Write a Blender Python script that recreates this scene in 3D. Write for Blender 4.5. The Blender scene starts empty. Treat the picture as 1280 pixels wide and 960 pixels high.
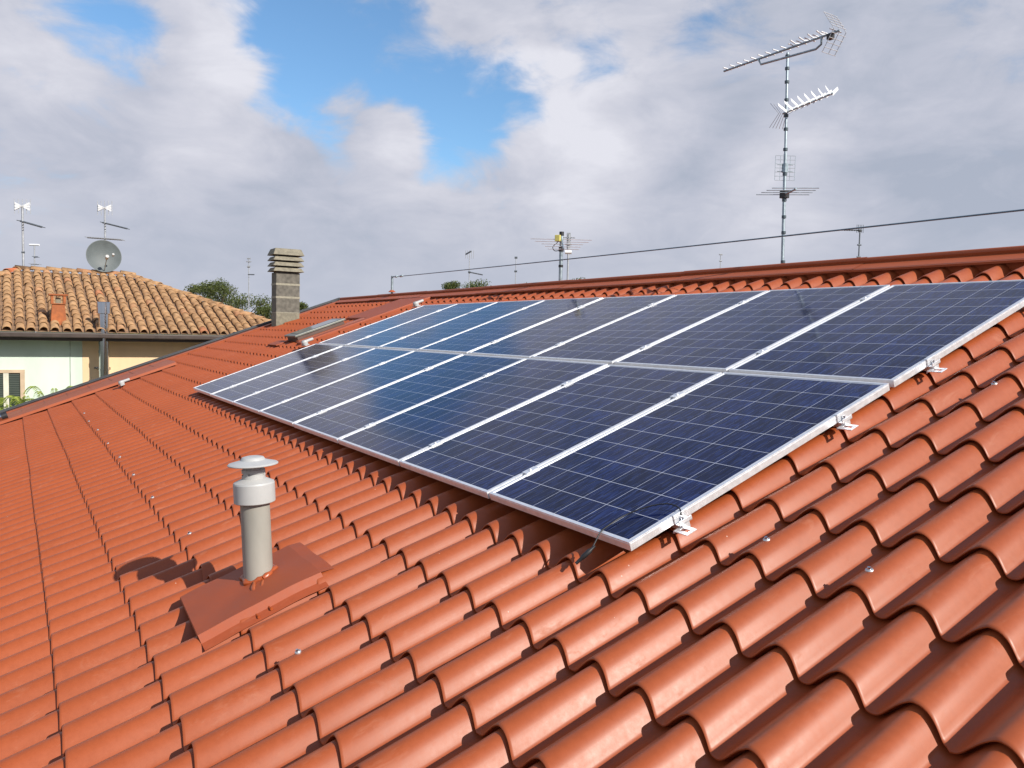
import bpy, bmesh, math, random
import numpy as np
from mathutils import Vector, Matrix
random.seed(7); rng=np.random.default_rng(7)
sc=bpy.context.scene; COL=sc.collection
rad=math.radians
# ------------------------------------------------------------------ frames
SL=rad(20)                                  # roof pitch
S=Matrix.Rotation(SL,4,'X')                 # roof frame (x along ridge, y up the slope, z off the roof) -> world
def W(x,y,z=0): return S@Vector((x,y,z))
# camera measured against the panel array
Rr=np.array([[0.53367606,0.80216476,-0.26780882],[0.06515624,-0.35473504,-0.9326938],[-0.84317527,0.48030693,-0.24157964]])
CR=Vector((2.15785383,-1.51653902,1.34707239)); FPX=990.2
CW=S@CR
ax=[(S.to_3x3()@Vector(r)) for r in Rr.tolist()]
def at(px,py,depth):                        # a point seen in the photograph's direction, at a real distance
    return CW+depth*((px-640)/FPX*ax[0]+(py-480)/FPX*ax[1]+ax[2])
def atX(px,py,X):                           # ... on the vertical plane X = const
    d=(px-640)/FPX*ax[0]+(py-480)/FPX*ax[1]+ax[2]
    return CW+d*((X-CW.x)/d.x)
cam=bpy.data.cameras.new('camera'); co=bpy.data.objects.new('camera',cam); COL.objects.link(co)
m=Matrix.Identity(4)
for i in range(3):
    m[i][0]=ax[0][i]; m[i][1]=-ax[1][i]; m[i][2]=-ax[2][i]; m[i][3]=CW[i]
co.matrix_world=m; cam.lens=36*FPX/1280; cam.sensor_width=36; cam.clip_start=.05; cam.clip_end=3000
sc.camera=co
# ------------------------------------------------------------------ materials
def mat(name): 
    M=bpy.data.materials.new(name); M.use_nodes=True
    return M,M.node_tree.nodes,M.node_tree.links,M.node_tree.nodes['Principled BSDF']
def ramp(n,stops):
    r=n.new('ShaderNodeValToRGB'); e=r.color_ramp.elements
    while len(e)<len(stops): e.new(.5)
    for i,(p,c) in enumerate(stops):
        e[i].position=p; e[i].color=(*c,1) if len(c)==3 else c
    return r
def plain(name,col,rough=.5,metal=0,var=.15,scale=6,bump=0,stretch=None,spec=.5):
    M,n,l,p=mat(name)
    tc=n.new('ShaderNodeTexCoord'); nz=n.new('ShaderNodeTexNoise'); nz.inputs['Scale'].default_value=scale; nz.inputs['Detail'].default_value=6
    src=tc.outputs['Object']
    if stretch:
        mp=n.new('ShaderNodeMapping'); mp.inputs['Scale'].default_value=stretch; l.new(src,mp.inputs['Vector']); src=mp.outputs[0]
    l.new(src,nz.inputs['Vector'])
    a=tuple(max(0,c*(1-var)) for c in col); b=tuple(min(1,c*(1+var)) for c in col)
    r=ramp(n,[(.3,a),(.7,b)]); l.new(nz.outputs['Fac'],r.inputs['Fac']); l.new(r.outputs['Color'],p.inputs['Base Color'])
    p.inputs['Metallic'].default_value=metal; p.inputs['Specular IOR Level'].default_value=spec
    mr=n.new('ShaderNodeMapRange'); mr.inputs['To Min'].default_value=max(.02,rough*.8); mr.inputs['To Max'].default_value=min(1,rough*1.25)
    l.new(nz.outputs['Fac'],mr.inputs['Value']); l.new(mr.outputs[0],p.inputs['Roughness'])
    if bump:
        b_=n.new('ShaderNodeBump'); b_.inputs['Strength'].default_value=bump; b_.inputs['Distance'].default_value=.01
        l.new(nz.outputs['Fac'],b_.inputs['Height']); l.new(b_.outputs[0],p.inputs['Normal'])
    return M
def math_node(n,l,op,a,b=None,c=None):
    x=n.new('ShaderNodeMath'); x.operation=op
    for i,v in enumerate((a,b,c)):
        if v is None: continue
        if isinstance(v,(int,float)): x.inputs[i].default_value=v
        else: l.new(v,x.inputs[i])
    return x.outputs[0]
def mixc(n,l,fac,a,b):
    x=n.new('ShaderNodeMix'); x.data_type='RGBA'
    for s,v in ((x.inputs[0],fac),(x.inputs[6],a),(x.inputs[7],b)):
        if isinstance(v,(int,float)): s.default_value=v
        elif isinstance(v,tuple): s.default_value=(*v,1) if len(v)==3 else v
        else: l.new(v,s)
    return x.outputs[2]
TILE=(.345,.077,.0225)
def tile_material(name='painted_tile_sheet',dust=1.0,base=TILE,rough=.40):
    M,n,l,p=mat(name)
    tc=n.new('ShaderNodeTexCoord'); o=tc.outputs['Object']
    n1=n.new('ShaderNodeTexNoise'); n1.inputs['Scale'].default_value=1.3; n1.inputs['Detail'].default_value=5; l.new(o,n1.inputs['Vector'])
    r1=ramp(n,[(.3,tuple(c*.94 for c in base)),(.72,(base[0]*1.05,base[1]*1.07,base[2]*1.1))]); l.new(n1.outputs['Fac'],r1.inputs['Fac'])
    # fine speckle / grime
    n2=n.new('ShaderNodeTexNoise'); n2.inputs['Scale'].default_value=38; n2.inputs['Detail'].default_value=8; n2.inputs['Roughness'].default_value=.7; l.new(o,n2.inputs['Vector'])
    r2=ramp(n,[(.30,(.93,.92,.91)),(.60,(1.02,1.02,1.02))]); l.new(n2.outputs['Fac'],r2.inputs['Fac'])
    mm=n.new('ShaderNodeMix'); mm.data_type='RGBA'; mm.blend_type='MULTIPLY'; mm.inputs[0].default_value=1
    l.new(r1.outputs['Color'],mm.inputs[6]); l.new(r2.outputs['Color'],mm.inputs[7])
    # pale scuffs and dried dust, patchy and run along the slope
    mp=n.new('ShaderNodeMapping'); mp.inputs['Scale'].default_value=(9,3.2,9); l.new(o,mp.inputs['Vector'])
    n3=n.new('ShaderNodeTexNoise'); n3.inputs['Scale'].default_value=1.6; n3.inputs['Detail'].default_value=9; n3.inputs['Roughness'].default_value=.72; n3.inputs['Distortion'].default_value=.6; l.new(mp.outputs[0],n3.inputs['Vector'])
    r3=ramp(n,[(.57,(0,0,0)),(.74,(1,1,1))]); l.new(n3.outputs['Fac'],r3.inputs['Fac'])
    f3=math_node(n,l,'MULTIPLY',r3.outputs['Color'],.20*dust)
    c=mixc(n,l,f3,mm.outputs[2],(.52,.27,.18))
    # small dots of lime / bird specks
    v=n.new('ShaderNodeTexVoronoi'); v.inputs['Scale'].default_value=11; v.inputs['Randomness'].default_value=1; l.new(o,v.inputs['Vector'])
    d=math_node(n,l,'LESS_THAN',v.outputs['Distance'],.035)
    sel=n.new('ShaderNodeSeparateColor'); l.new(v.outputs['Color'],sel.inputs[0])
    d2=math_node(n,l,'MULTIPLY',d,math_node(n,l,'GREATER_THAN',sel.outputs[0],.55))
    c=mixc(n,l,math_node(n,l,'MULTIPLY',d2,.45*dust),c,(.72,.55,.46))
    l.new(c,p.inputs['Base Color'])
    rr=n.new('ShaderNodeMapRange'); rr.inputs['To Min'].default_value=rough*.85; rr.inputs['To Max'].default_value=rough*1.3; l.new(n2.outputs['Fac'],rr.inputs['Value'])
    rr2=math_node(n,l,'ADD',rr.outputs[0],math_node(n,l,'MULTIPLY',f3,.8)); l.new(rr2,p.inputs['Roughness'])
    b=n.new('ShaderNodeBump'); b.inputs['Strength'].default_value=.07; b.inputs['Distance'].default_value=.002; l.new(n2.outputs['Fac'],b.inputs['Height'])
    n4=n.new('ShaderNodeTexNoise'); n4.inputs['Scale'].default_value=7; n4.inputs['Detail'].default_value=2; l.new(o,n4.inputs['Vector'])
    b2=n.new('ShaderNodeBump'); b2.inputs['Strength'].default_value=.10; b2.inputs['Distance'].default_value=.006; l.new(n4.outputs['Fac'],b2.inputs['Height']); l.new(b.outputs[0],b2.inputs['Normal'])
    l.new(b2.outputs[0],p.inputs['Normal'])
    p.inputs['Specular IOR Level'].default_value=.42
    return M
M_TILE=tile_material()
M_FLASH=tile_material('painted_flashing',.8,(.33,.068,.022),.55)
M_RIDGE=tile_material('painted_ridge',.5,(.38,.085,.026),.5)
M_ALU=plain('anodised_aluminium',(.88,.89,.91),.38,.6,.08,30)
M_ALUR=plain('aluminium_dull',(.62,.62,.63),.5,.85,.1,20)
M_STEEL=plain('stainless_steel',(.52,.53,.56),.10,1,.04,5,stretch=(1,1,.3))
M_GALV=plain('galvanised_mast',(.34,.41,.45),.45,.7,.25,30)
M_DARK=plain('black_plastic',(.02,.02,.022),.45)
M_CLIP=plain('dark_clip',(.06,.09,.11),.5)
M_TRIM=plain('dark_gutter_metal',(.06,.065,.072),.45,.3,.2,4)
M_WHITE=plain('white_plastic',(.44,.445,.44),.45,0,.05,12)
M_PIPE=plain('grey_plastic_pipe',(.31,.30,.265),.5,0,.12,9,stretch=(1,1,.35))
M_CONC=plain('grey_concrete',(.135,.125,.105),.9,0,.35,14,.35)
M_CONCL=plain('pale_concrete',(.22,.20,.15),.9,0,.25,18,.3)
M_MORTAR=plain('pale_mortar',(.30,.28,.22),.95,0,.15,30,.3)
M_WIN=plain('window_glass',(.03,.04,.035),.08)
M_YPLAS=plain('yellow_plastic',(.62,.55,.16),.5)
def cell_material():
    M,n,l,p=mat('solar_cells')
    tc=n.new('ShaderNodeTexCoord'); sp=n.new('ShaderNodeSeparateXYZ'); l.new(tc.outputs['Object'],sp.inputs[0])
    X=sp.outputs[0]; Y=sp.outputs[1]
    def frac(v,off,pitch): return math_node(n,l,'FRACT',math_node(n,l,'DIVIDE',math_node(n,l,'SUBTRACT',v,off),pitch))
    def line(fr,half): # 1 near 0 or 1
        a=math_node(n,l,'ABSOLUTE',math_node(n,l,'SUBTRACT',fr,.5)); return math_node(n,l,'GREATER_THAN',a,.5-half)
    px=.1585; py=.1602; ox=(PW-6*px)/2; oy=(PL-10*py)/2
    gx=line(frac(X,ox,px),.0072*1.0); gy=line(frac(Y,oy,py),.0080)
    g=math_node(n,l,'MAXIMUM',gx,gy)
    # outside the cell field
    out=math_node(n,l,'MAXIMUM',math_node(n,l,'GREATER_THAN',math_node(n,l,'ABSOLUTE',math_node(n,l,'SUBTRACT',X,PW/2)),3*px),math_node(n,l,'GREATER_THAN',math_node(n,l,'ABSOLUTE',math_node(n,l,'SUBTRACT',Y,PL/2)),5*py))
    bus=line(frac(X,ox+px/6,px/3),.010)
    # crystal flakes: elongated voronoi
    mp=n.new('ShaderNodeMapping'); mp.inputs['Scale'].default_value=(130,22,1); l.new(tc.outputs['Object'],mp.inputs['Vector'])
    oi=n.new('ShaderNodeObjectInfo'); ad=n.new('ShaderNodeVectorMath'); ad.operation='ADD'
    cx=n.new('ShaderNodeCombineXYZ'); l.new(math_node(n,l,'MULTIPLY',oi.outputs['Random'],50),cx.inputs[0]); l.new(mp.outputs[0],ad.inputs[0]); l.new(cx.outputs[0],ad.inputs[1])
    vo=n.new('ShaderNodeTexVoronoi'); vo.inputs['Scale'].default_value=1; l.new(ad.outputs[0],vo.inputs['Vector'])
    sc_=n.new('ShaderNodeSeparateColor'); l.new(vo.outputs['Color'],sc_.inputs[0])
    rc=ramp(n,[(0,(.003,.005,.028)),(.6,(.006,.012,.060)),(1,(.014,.028,.110))]); l.new(sc_.outputs[0],rc.inputs['Fac'])
    # each cell a little different
    wn=n.new('ShaderNodeTexWhiteNoise'); wn.noise_dimensions='3D'
    cc=n.new('ShaderNodeCombineXYZ')
    l.new(math_node(n,l,'FLOOR',math_node(n,l,'DIVIDE',math_node(n,l,'SUBTRACT',X,ox),px)),cc.inputs[0])
    l.new(math_node(n,l,'FLOOR',math_node(n,l,'DIVIDE',math_node(n,l,'SUBTRACT',Y,oy),py)),cc.inputs[1])
    l.new(oi.outputs['Random'],cc.inputs[2]); l.new(cc.outputs[0],wn.inputs['Vector'])
    br=n.new('ShaderNodeMapRange'); br.inputs['To Min'].default_value=.75; br.inputs['To Max'].default_value=1.3; l.new(wn.outputs['Value'],br.inputs['Value'])
    hs=n.new('ShaderNodeHueSaturation'); l.new(br.outputs[0],hs.inputs['Value']); l.new(rc.outputs['Color'],hs.inputs['Color'])
    c=mixc(n,l,math_node(n,l,'MULTIPLY',bus,.55),hs.outputs['Color'],(.22,.26,.38))
    c=mixc(n,l,math_node(n,l,'MULTIPLY',g,.85),c,(.62,.66,.76))
    c=mixc(n,l,out,c,(.62,.64,.68))
    l.new(c,p.inputs['Base Color'])
    nz=n.new('ShaderNodeTexNoise'); nz.inputs['Scale'].default_value=2.2; nz.inputs['Detail'].default_value=6; l.new(tc.outputs['Object'],nz.inputs['Vector'])
    mr=n.new('ShaderNodeMapRange'); mr.inputs['To Min'].default_value=.06; mr.inputs['To Max'].default_value=.15; l.new(nz.outputs['Fac'],mr.inputs['Value']); l.new(mr.outputs[0],p.inputs['Roughness'])
    p.inputs['Specular IOR Level'].default_value=.14
    return M
PW,PL,PIT,VG=1.001,1.64,1.0211,.0375
M_CELL=cell_material()
# ------------------------------------------------------------------ mesh helpers
class MB:
    def __init__(s): s.v=[]; s.f=[]; s.m=[]; s.mi=0; s.sm=[]
    def add(s,vs,fs,smooth=False):
        o=len(s.v); s.v+= [tuple(v) for v in vs]; s.f+=[tuple(i+o for i in f) for f in fs]; s.m+=[s.mi]*len(fs); s.sm+=[smooth]*len(fs)
    def box(s,a,b,M=None):
        x0,y0,z0=a; x1,y1,z1=b
        vs=[Vector(p) for p in ((x0,y0,z0),(x1,y0,z0),(x1,y1,z0),(x0,y1,z0),(x0,y0,z1),(x1,y0,z1),(x1,y1,z1),(x0,y1,z1))]
        if M: vs=[M@v for v in vs]
        s.add(vs,[(3,2,1,0),(4,5,6,7),(0,1,5,4),(1,2,6,5),(2,3,7,6),(3,0,4,7)])
    def tube(s,pts,r,n=8,cap=True):
        pts=[Vector(p) for p in pts]; rs=r if isinstance(r,(list,tuple)) else [r]*len(pts)
        vs=[];fs=[]; ref=None
        for i,p in enumerate(pts):
            d=(pts[min(i+1,len(pts)-1)]-pts[max(i-1,0)]).normalized()
            if ref is None: ref=d.orthogonal().normalized()
            u=(ref-d*ref.dot(d)).normalized(); ref=u; w=d.cross(u)
            for k in range(n):
                a=2*math.pi*k/n; vs.append(p+rs[i]*(math.cos(a)*u+math.sin(a)*w))
        for i in range(len(pts)-1):
            for k in range(n):
                k2=(k+1)%n; fs.append((i*n+k,i*n+k2,(i+1)*n+k2,(i+1)*n+k))
        s.add(vs,fs,True)
        if cap:
            L=(len(pts)-1)*n
            s.add(vs[:n],[tuple(range(n-1,-1,-1))]); s.add(vs[L:],[tuple(range(n))])
    def lathe(s,prof,M,n=40,hard=True):       # prof: (r,z) list
        for i in range(len(prof)-1):
            (r0,z0),(r1,z1)=prof[i],prof[i+1]
            vs=[];fs=[]
            for r,z in ((r0,z0),(r1,z1)):
                for k in range(n):
                    a=2*math.pi*k/n; vs.append(M@Vector((r*math.cos(a),r*math.sin(a),z)))
            for k in range(n):
                k2=(k+1)%n; fs.append((k,k2,n+k2,n+k))
            s.add(vs,fs,True)
    def build(s,name,mats,parent=None,mw=None):
        me=bpy.data.meshes.new(name); me.from_pydata(s.v,[],s.f)
        for M in (mats if isinstance(mats,(list,tuple)) else [mats]): me.materials.append(M)
        me.polygons.foreach_set('material_index',s.m); me.polygons.foreach_set('use_smooth',s.sm)
        me.update()
        o=bpy.data.objects.new(name,me); COL.objects.link(o)
        if parent: o.parent=parent
        if mw is not None: o.matrix_world=mw
        return o
def bevel(o,w=.003,seg=2):
    b=o.modifiers.new('bevel','BEVEL'); b.width=w; b.segments=seg; b.limit_method='ANGLE'; b.angle_limit=rad(40); return o
def tag(o,label=None,cat=None,group=None,kind=None):
    if label:o['label']=label
    if cat:o['category']=cat
    if group:o['group']=group
    if kind:o['kind']=kind
    return o
def thing(name,label,cat,mw,group=None):
    o=bpy.data.objects.new(name,None); COL.objects.link(o); o.empty_display_size=.1; o.matrix_world=mw if isinstance(mw,Matrix) else Matrix.Translation(mw)
    return tag(o,label,cat,group)
def roofM(x,y,z=0): return Matrix.Translation(W(x,y,z))@S
def copy_tree(o,parent=None):
    c=o.copy(); COL.objects.link(c)
    if parent: c.parent=parent
    for ch in [x for x in bpy.data.objects if x.parent==o]: copy_tree(ch,c)
    return c
# ------------------------------------------------------------------ our roof: pressed tile sheet
PX=.1985; CX=.1375; PY=.3535; CY=.235; CZ=-.066; STEP=.020; SH=.40
prof=[(0,0),(.012,-.0008),(.022,-.0035),(.032,-.0085),(.042,-.016),(.050,-.0245),(.058,-.0355),(.065,-.0465),(.071,-.0565),(.076,-.0625),(.082,-.0655),(.092,-.0668),(.103,-.0655),(.112,-.0615),(.121,-.0545),(.131,-.045),(.141,-.0355),(.151,-.0265),(.161,-.018),(.172,-.0105),(.183,-.0042),(.191,-.001)]
XL,XR=-13.8,6.2
def tile_sheet(name,x0,x1,y0,y1):
    k0=math.floor((x0-CX)/PX); k1=math.ceil((x1-CX)/PX)
    P=[]
    for k in range(k0,k1+1):
        for dx,dz in prof:
            x=CX+k*PX+dx
            if x0<=x<=x1: P.append((x,dz,dx,(k*PX+dx-.09)//(5*PX)))
    P=np.array(P); n=len(P)
    xs=P[:,0]; z0=P[:,1]; dx=P[:,2]
    fl=np.where((dx>.015)&(dx<.085),-.0075*np.sin((dx-.015)/.07*math.pi),0)+np.where((dx>.1)&(dx<.18),.003,0)
    V=[];F=[];SM=[]
    sh=(P[:,3]-P[:,3].min()).astype(int); ns=sh.max()+1
    jy=rng.normal(0,.0028,ns)[sh]; jz=rng.normal(0,.0011,ns)[sh]; z0=z0+jz+.0012*np.sin(xs*1.7+1)
    wob=.0008*np.sin(xs*9.1)+.0006*np.sin(xs*23.7)
    def line(y,zz,xx):
        V.append(np.stack([xx,np.zeros(n)+y,zz],1)); return len(V)-1
    i0=math.ceil((y0-CY)/PY); i1=math.floor((y1-CY)/PY)
    prev=None
    for i in range(i0-1,i1+1):
        ya=CY+i*PY; yb=ya+PY
        jit=rng.normal(0,.0007)
        yl=ya+SH*z0+jy+wob*math.sin(i*2.1); A=line(yl+.0015,CZ+z0+jit-.003,xs); A1=line(yl+.0045,CZ+z0+jit-.0006,xs); A2=line(yl+.012,CZ+z0+jit,xs)
        ye=min(yb+.045,y1+.012); fr=(ye-ya)/PY; ym=ya+(ye-ya)*.5
        Bm=line(ym+SH*z0,CZ+z0-STEP*fr*.5,xs+fl*.5*min(fr,1))
        B=line(ye+(SH*z0 if ye<y1 else 0),CZ+z0-STEP*fr,xs+fl*min(fr,1))
        for a,b in ((A,A1),(A1,A2),(A2,Bm),(Bm,B)): F.append((a,b,1))
        # step face: from lip down
        s1=line(yl+.0015,CZ+z0+jit-.003,xs); s2=line(yl+.001,CZ+z0+jit-.0065,xs); s4=line(yl+.001,CZ+z0+jit-.0065,xs); s3=line(yl+.034,CZ+z0-STEP-.003,xs+fl)
        F.append((s2,s1,0)); F.append((s3,s4,0))
    v=np.concatenate(V); quads=[];sm=[]
    ar=np.arange(n-1)
    for a,b,s in F:
        q=np.stack([a*n+ar,a*n+ar+1,b*n+ar+1,b*n+ar],1); quads.append(q); sm.append(np.full(n-1,bool(s)))
    q=np.concatenate(quads); s_=np.concatenate(sm)
    me=bpy.data.meshes.new(name); me.vertices.add(len(v)); me.vertices.foreach_set('co',v.ravel())
    me.loops.add(q.size); me.loops.foreach_set('vertex_index',q.ravel().astype(np.int32))
    me.polygons.add(len(q)); me.polygons.foreach_set('loop_start',np.arange(0,q.size,4,dtype=np.int32)); me.polygons.foreach_set('loop_total',np.full(len(q),4,dtype=np.int32))
    me.polygons.foreach_set('use_smooth',np.ones(len(q),bool))
    me.materials.append(M_TILE); me.update(); me.validate()
    return me
GZ=-6.2
YR=4.20                                  # ridge line, roof coordinate
house=thing('house','house under the orange tiled roof that carries the solar panels','house',Vector((W(-4,0,0).x,W(0,1,0).y,GZ)))
def child(o,parent): 
    mw=o.matrix_world.copy(); o.parent=parent; o.matrix_parent_inverse=parent.matrix_world.inverted(); return o
def setp(o,parent,mw):
    o.parent=parent; o.matrix_world=mw; return o
bpy.context.view_layer.update()
roof=bpy.data.objects.new('roof',tile_sheet('roof',XL,XR,-3.65,YR)); COL.objects.link(roof); roof.parent=house
roof.matrix_parent_inverse=house.matrix_world.inverted(); roof.matrix_world=S
bpy.context.view_layer.update()
def part(mb,name,mats,parent,pm):         # mesh given in world-from-roof frame
    o=mb.build(name,mats); o.parent=parent; o.matrix_parent_inverse=parent.matrix_world.inverted(); o.matrix_basis=pm; return o
# back slope (other side of the ridge)
bs=bpy.data.objects.new('back_slope',roof.data); COL.objects.link(bs); bs.parent=house; bs.matrix_parent_inverse=house.matrix_world.inverted()
rp=W(0,YR,0)
bs.matrix_basis=Matrix.Translation(Vector((XL+XR,2*rp.y,0)))@Matrix.Rotation(math.pi,4,'Z')@S
# ridge cap: flat flange, roll, flange; built in world section
mb=MB()
rz=rp.z
def sec(yr,zr): p=W(0,yr,zr); return (p.y,p.z)
s1=[sec(YR-.222,-.066),sec(YR-.220,-.050),sec(YR-.036,-.046)]
cy_,cz_=rp.y,rz-.050
roll=[]
for k in range(9):
    a=math.pi*(k/8); roll.append((cy_-.028*math.cos(a),cz_+.014+.028*math.sin(a)))
s2=[(2*rp.y-y,z) for y,z in reversed(s1)]
full=s1+roll+s2
xs=[XL+.0]
while xs[-1]<XR-2: xs.append(xs[-1]+2.0)
xs.append(XR)
for i in range(len(xs)-1):
    a,b=xs[i],xs[i+1]+.04; lift=.004*(i%2)
    vs=[(x,y,z+lift) for x in (a,b) for y,z in full]; n_=len(full)
    mb.add(vs,[(k,k+n_,k+1+n_,k+1) for k in range(n_-1)],False)
    for k in range(len(mb.sm)-n_+1,len(mb.sm)): pass
rc=part(mb,'ridge_cap',M_RIDGE,roof,Matrix.Identity(4))
# foam closure under the ridge flange
mb=MB(); mb.box((XL+.02,YR-.185,-.175),(XR,YR-.17,-.054)); part(mb,'ridge_closure',M_RIDGE,roof,S)
# verge trim, left gable edge
mb=MB(); mb.box((XL-.13,-3.7,-.22),(XL-.06,YR-.0,-.005)); mb.box((XL-.06,-3.7,-.035),(XL-.0,YR-.18,-.02)); 
part(mb,'verge_trim',M_TRIM,roof,S)
mb=MB(); mb.box((XL-.0,-3.65,-.06),(XL+.22,YR-.18,-.045)); mb.box((XL+.20,-3.65,-.10),(XL+.215,YR-.18,-.06)); part(mb,'verge_flashing',M_TILE,roof,S)
# plain sheet strip with a lap fold, left part of the roof
mb=MB(); mb.box((-13.58,-3.6,-.100),(-12.62,.55,-.052))
for y in (-3.3+.3535*k for k in range(11)): mb.box((-13.58,y,-.052),(-12.63,y+.012,-.046))
part(mb,'plain_sheet',M_TILE,roof,S)
mb=MB(); mb.add([(-12.63,-3.6,-.05),(-12.60,-3.6,-.015),(-12.28,-3.6,-.03),(-12.26,-3.6,-.07),(-12.63,.5,-.05),(-12.60,.5,-.015),(-12.28,.5,-.03),(-12.26,.5,-.07)],[(0,4,5,1),(1,5,6,2),(2,6,7,3),(0,1,2,3),(7,6,5,4)])
part(mb,'lap_strip',M_TILE,roof,S)
# smooth flashing from the roof window to the ridge
mb=MB(); mb.box((-10.35,2.93,-.09),(-9.35,YR-.215,-.052)); mb.box((-9.40,1.75,-.1),(-9.20,YR-.215,-.045)); 
o=part(mb,'apron_flashing',M_FLASH,roof,S); bevel(o,.01)
# eave gutter + walls
mb=MB(); 
g=[(-3.65-.0,-.12),(-3.70,-.20),(-3.78,-.22),(-3.84,-.18),(-3.84,-.10)]
vs=[(x,y,z) for x in (XL-.1,XR) for y,z in g]; mb.add(vs,[(k,k+5,k+6,k+1) for k in range(4)]+[(k+1,k+6,k+5,k) for k in range(0)])
part(mb,'gutter',M_TRIM,house,S)
M_WALLO=plain('cream_render',(.55,.45,.30),.9,0,.08,3,.2)
ye0=W(0,-3.1,-.2); 
mb=MB(); yb=2*rp.y-ye0.y
pts=[(ye0.y,GZ),(yb,GZ),(yb,ye0.z),(rp.y,rz-.25),(ye0.y,ye0.z)]
x0,x1=XL+.35,XR-.4
vs=[(x,y,z) for x in (x0,x1) for y,z in pts]
mb.add(vs,[(0,1,2,3,4)[::-1],(5,6,7,8,9)]+[(k,(k+1)%5,5+(k+1)%5,5+k) for k in (0,1,2,3,4)])
part(mb,'wall',M_WALLO,house,Matrix.Identity(4))
# ------------------------------------------------------------------ solar panels
FT=.035; LIP=.0135
def panel_proto():
    root=thing('solar_module','x','solar panel',Matrix.Identity(4),'solar panels in two rows on the roof')
    mb=MB()
    mb.add([(LIP-.002,LIP-.002,-.0035),(PW-LIP+.002,LIP-.002,-.0035),(PW-LIP+.002,PL-LIP+.002,-.0035),(LIP-.002,PL-LIP+.002,-.0035)],[(0,1,2,3)])
    mb.build('cell_glass',M_CELL,root)
    mb=MB(); mb.add([(.01,.01,-.010),(PW-.01,.01,-.010),(PW-.01,PL-.01,-.010),(.01,PL-.01,-.010)],[(3,2,1,0)]); mb.build('backsheet',M_WHITE,root)
    mb=MB()
    mb.box((0,0,-FT),(PW,LIP,0)); mb.box((0,PL-LIP,-FT),(PW,PL,0)); mb.box((0,LIP+.0002,-FT),(LIP,PL-LIP-.0002,0)); mb.box((PW-LIP,LIP+.0002,-FT),(PW,PL-LIP-.0002,0))
    # small ledge grooves on the outside
    for y,s in ((-.0012,1),): mb.box((.004,y,-.014),(PW-.004,.0,-.006))
    mb.box((PW,.004,-.014),(PW+.0012,PL-.004,-.006))
    bevel(mb.build('frame',M_ALU,root),.0012,1)
    return root
proto=panel_proto()
ordn=['first','second','third','fourth','fifth','sixth','seventh','eighth']
plist=[]
for r in range(2):
    for k in range(8):
        o=proto if (r==0 and k==0) else copy_tree(proto)
        x=-(k*PIT)-PW+0.0
        dz=rng.normal(0,.0012)
        o.matrix_world=roofM(x,r*(PL+VG),dz)@Matrix.Rotation(rng.normal(0,.0012),4,'X')@Matrix.Rotation(rng.normal(0,.0012),4,'Y')
        row='lower' if r==0 else 'upper'
        end={0:', at the near right end',7:', at the far left end'}.get(k,'')
        o['label']=f'blue solar panel, {ordn[k]} from the right in the {row} row'+end
# mounting rails with end and mid clamps
M_CLAMP=M_ALU
rails=[.255,1.27,1.985,3.02]
XE=-(7*PIT)-PW
rl=['lowest mounting rail, under the front edge of the lower panels','mounting rail under the upper part of the lower panels','mounting rail under the lower part of the upper panels','topmost mounting rail, under the panels near the ridge']
for j,y in enumerate(rails):
    t=thing('mounting_rail','silver '+rl[j],'mounting rail',roofM(0,y,-.062),'panel mounting rails')
    mb=MB(); mb.box((XE-.05,-.018,.0),(.028,.018,.0255)); mb.build('rail',M_ALU,t)
    # right end clamp: upright plate hooked over the frame, slotted foot tongue below
    mb=MB()
    mb.box((.0015,-.034,.028),(.0065,.034,.0635)); mb.box((-.010,-.034,.0625),(.0065,.034,.0665)); mb.box((.0065,-.034,.027),(.030,.034,.031))
    mb.box((.026,-.034,.026),(.030,.034,.045))
    o=mb.build('end_clamp',M_ALU,t); bevel(o,.0012,1)
    mb=MB(); # slotted tongue
    mb.box((.006,-.052,.008),(.078,-.034,.0125)); mb.box((.006,-.016,.008),(.078,.002,.0125)); mb.box((.064,-.0338,.008),(.078,-.0162,.0125)); mb.box((.004,-.0338,.008),(.024,-.0162,.0125))
    mb.box((.004,-.052,.0),(.008,.002,.0075))
    bevel(mb.build('foot_plate',M_ALU,t),.001,1)
    mb=MB(); mb.tube([(.016,0,.030),(.016,0,.052)],.005,8); mb.tube([(.016,0,.034),(.016,0,.041)],.0085,6); mb.build('bolt',M_STEEL,t)
    # left end clamp, white cap bracket standing off
    mb=MB(); mb.box((XE-.006,-.034,.028),(XE-.0015,.034,.0635)); mb.box((XE-.006,-.034,.0625),(XE+.010,.034,.0665)); mb.box((XE-.12,-.05,.012),(XE-.006,.05,.030)); mb.build('end_clamp',M_WHITE,t)
    for k in range(1,8):
        xx=-k*PIT+(PIT-PW)/2
        mb=MB(); mb.box((xx-.0215,-.036,.0635),(xx+.0215,.036,.0672)); mb.box((xx-.007,-.03,.026),(xx+.007,.03,.0634)); mb.tube([(xx,0,.0665),(xx,0,.072)],.0065,6)
        mb.build('mid_clamp',M_ALU,t)
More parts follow.
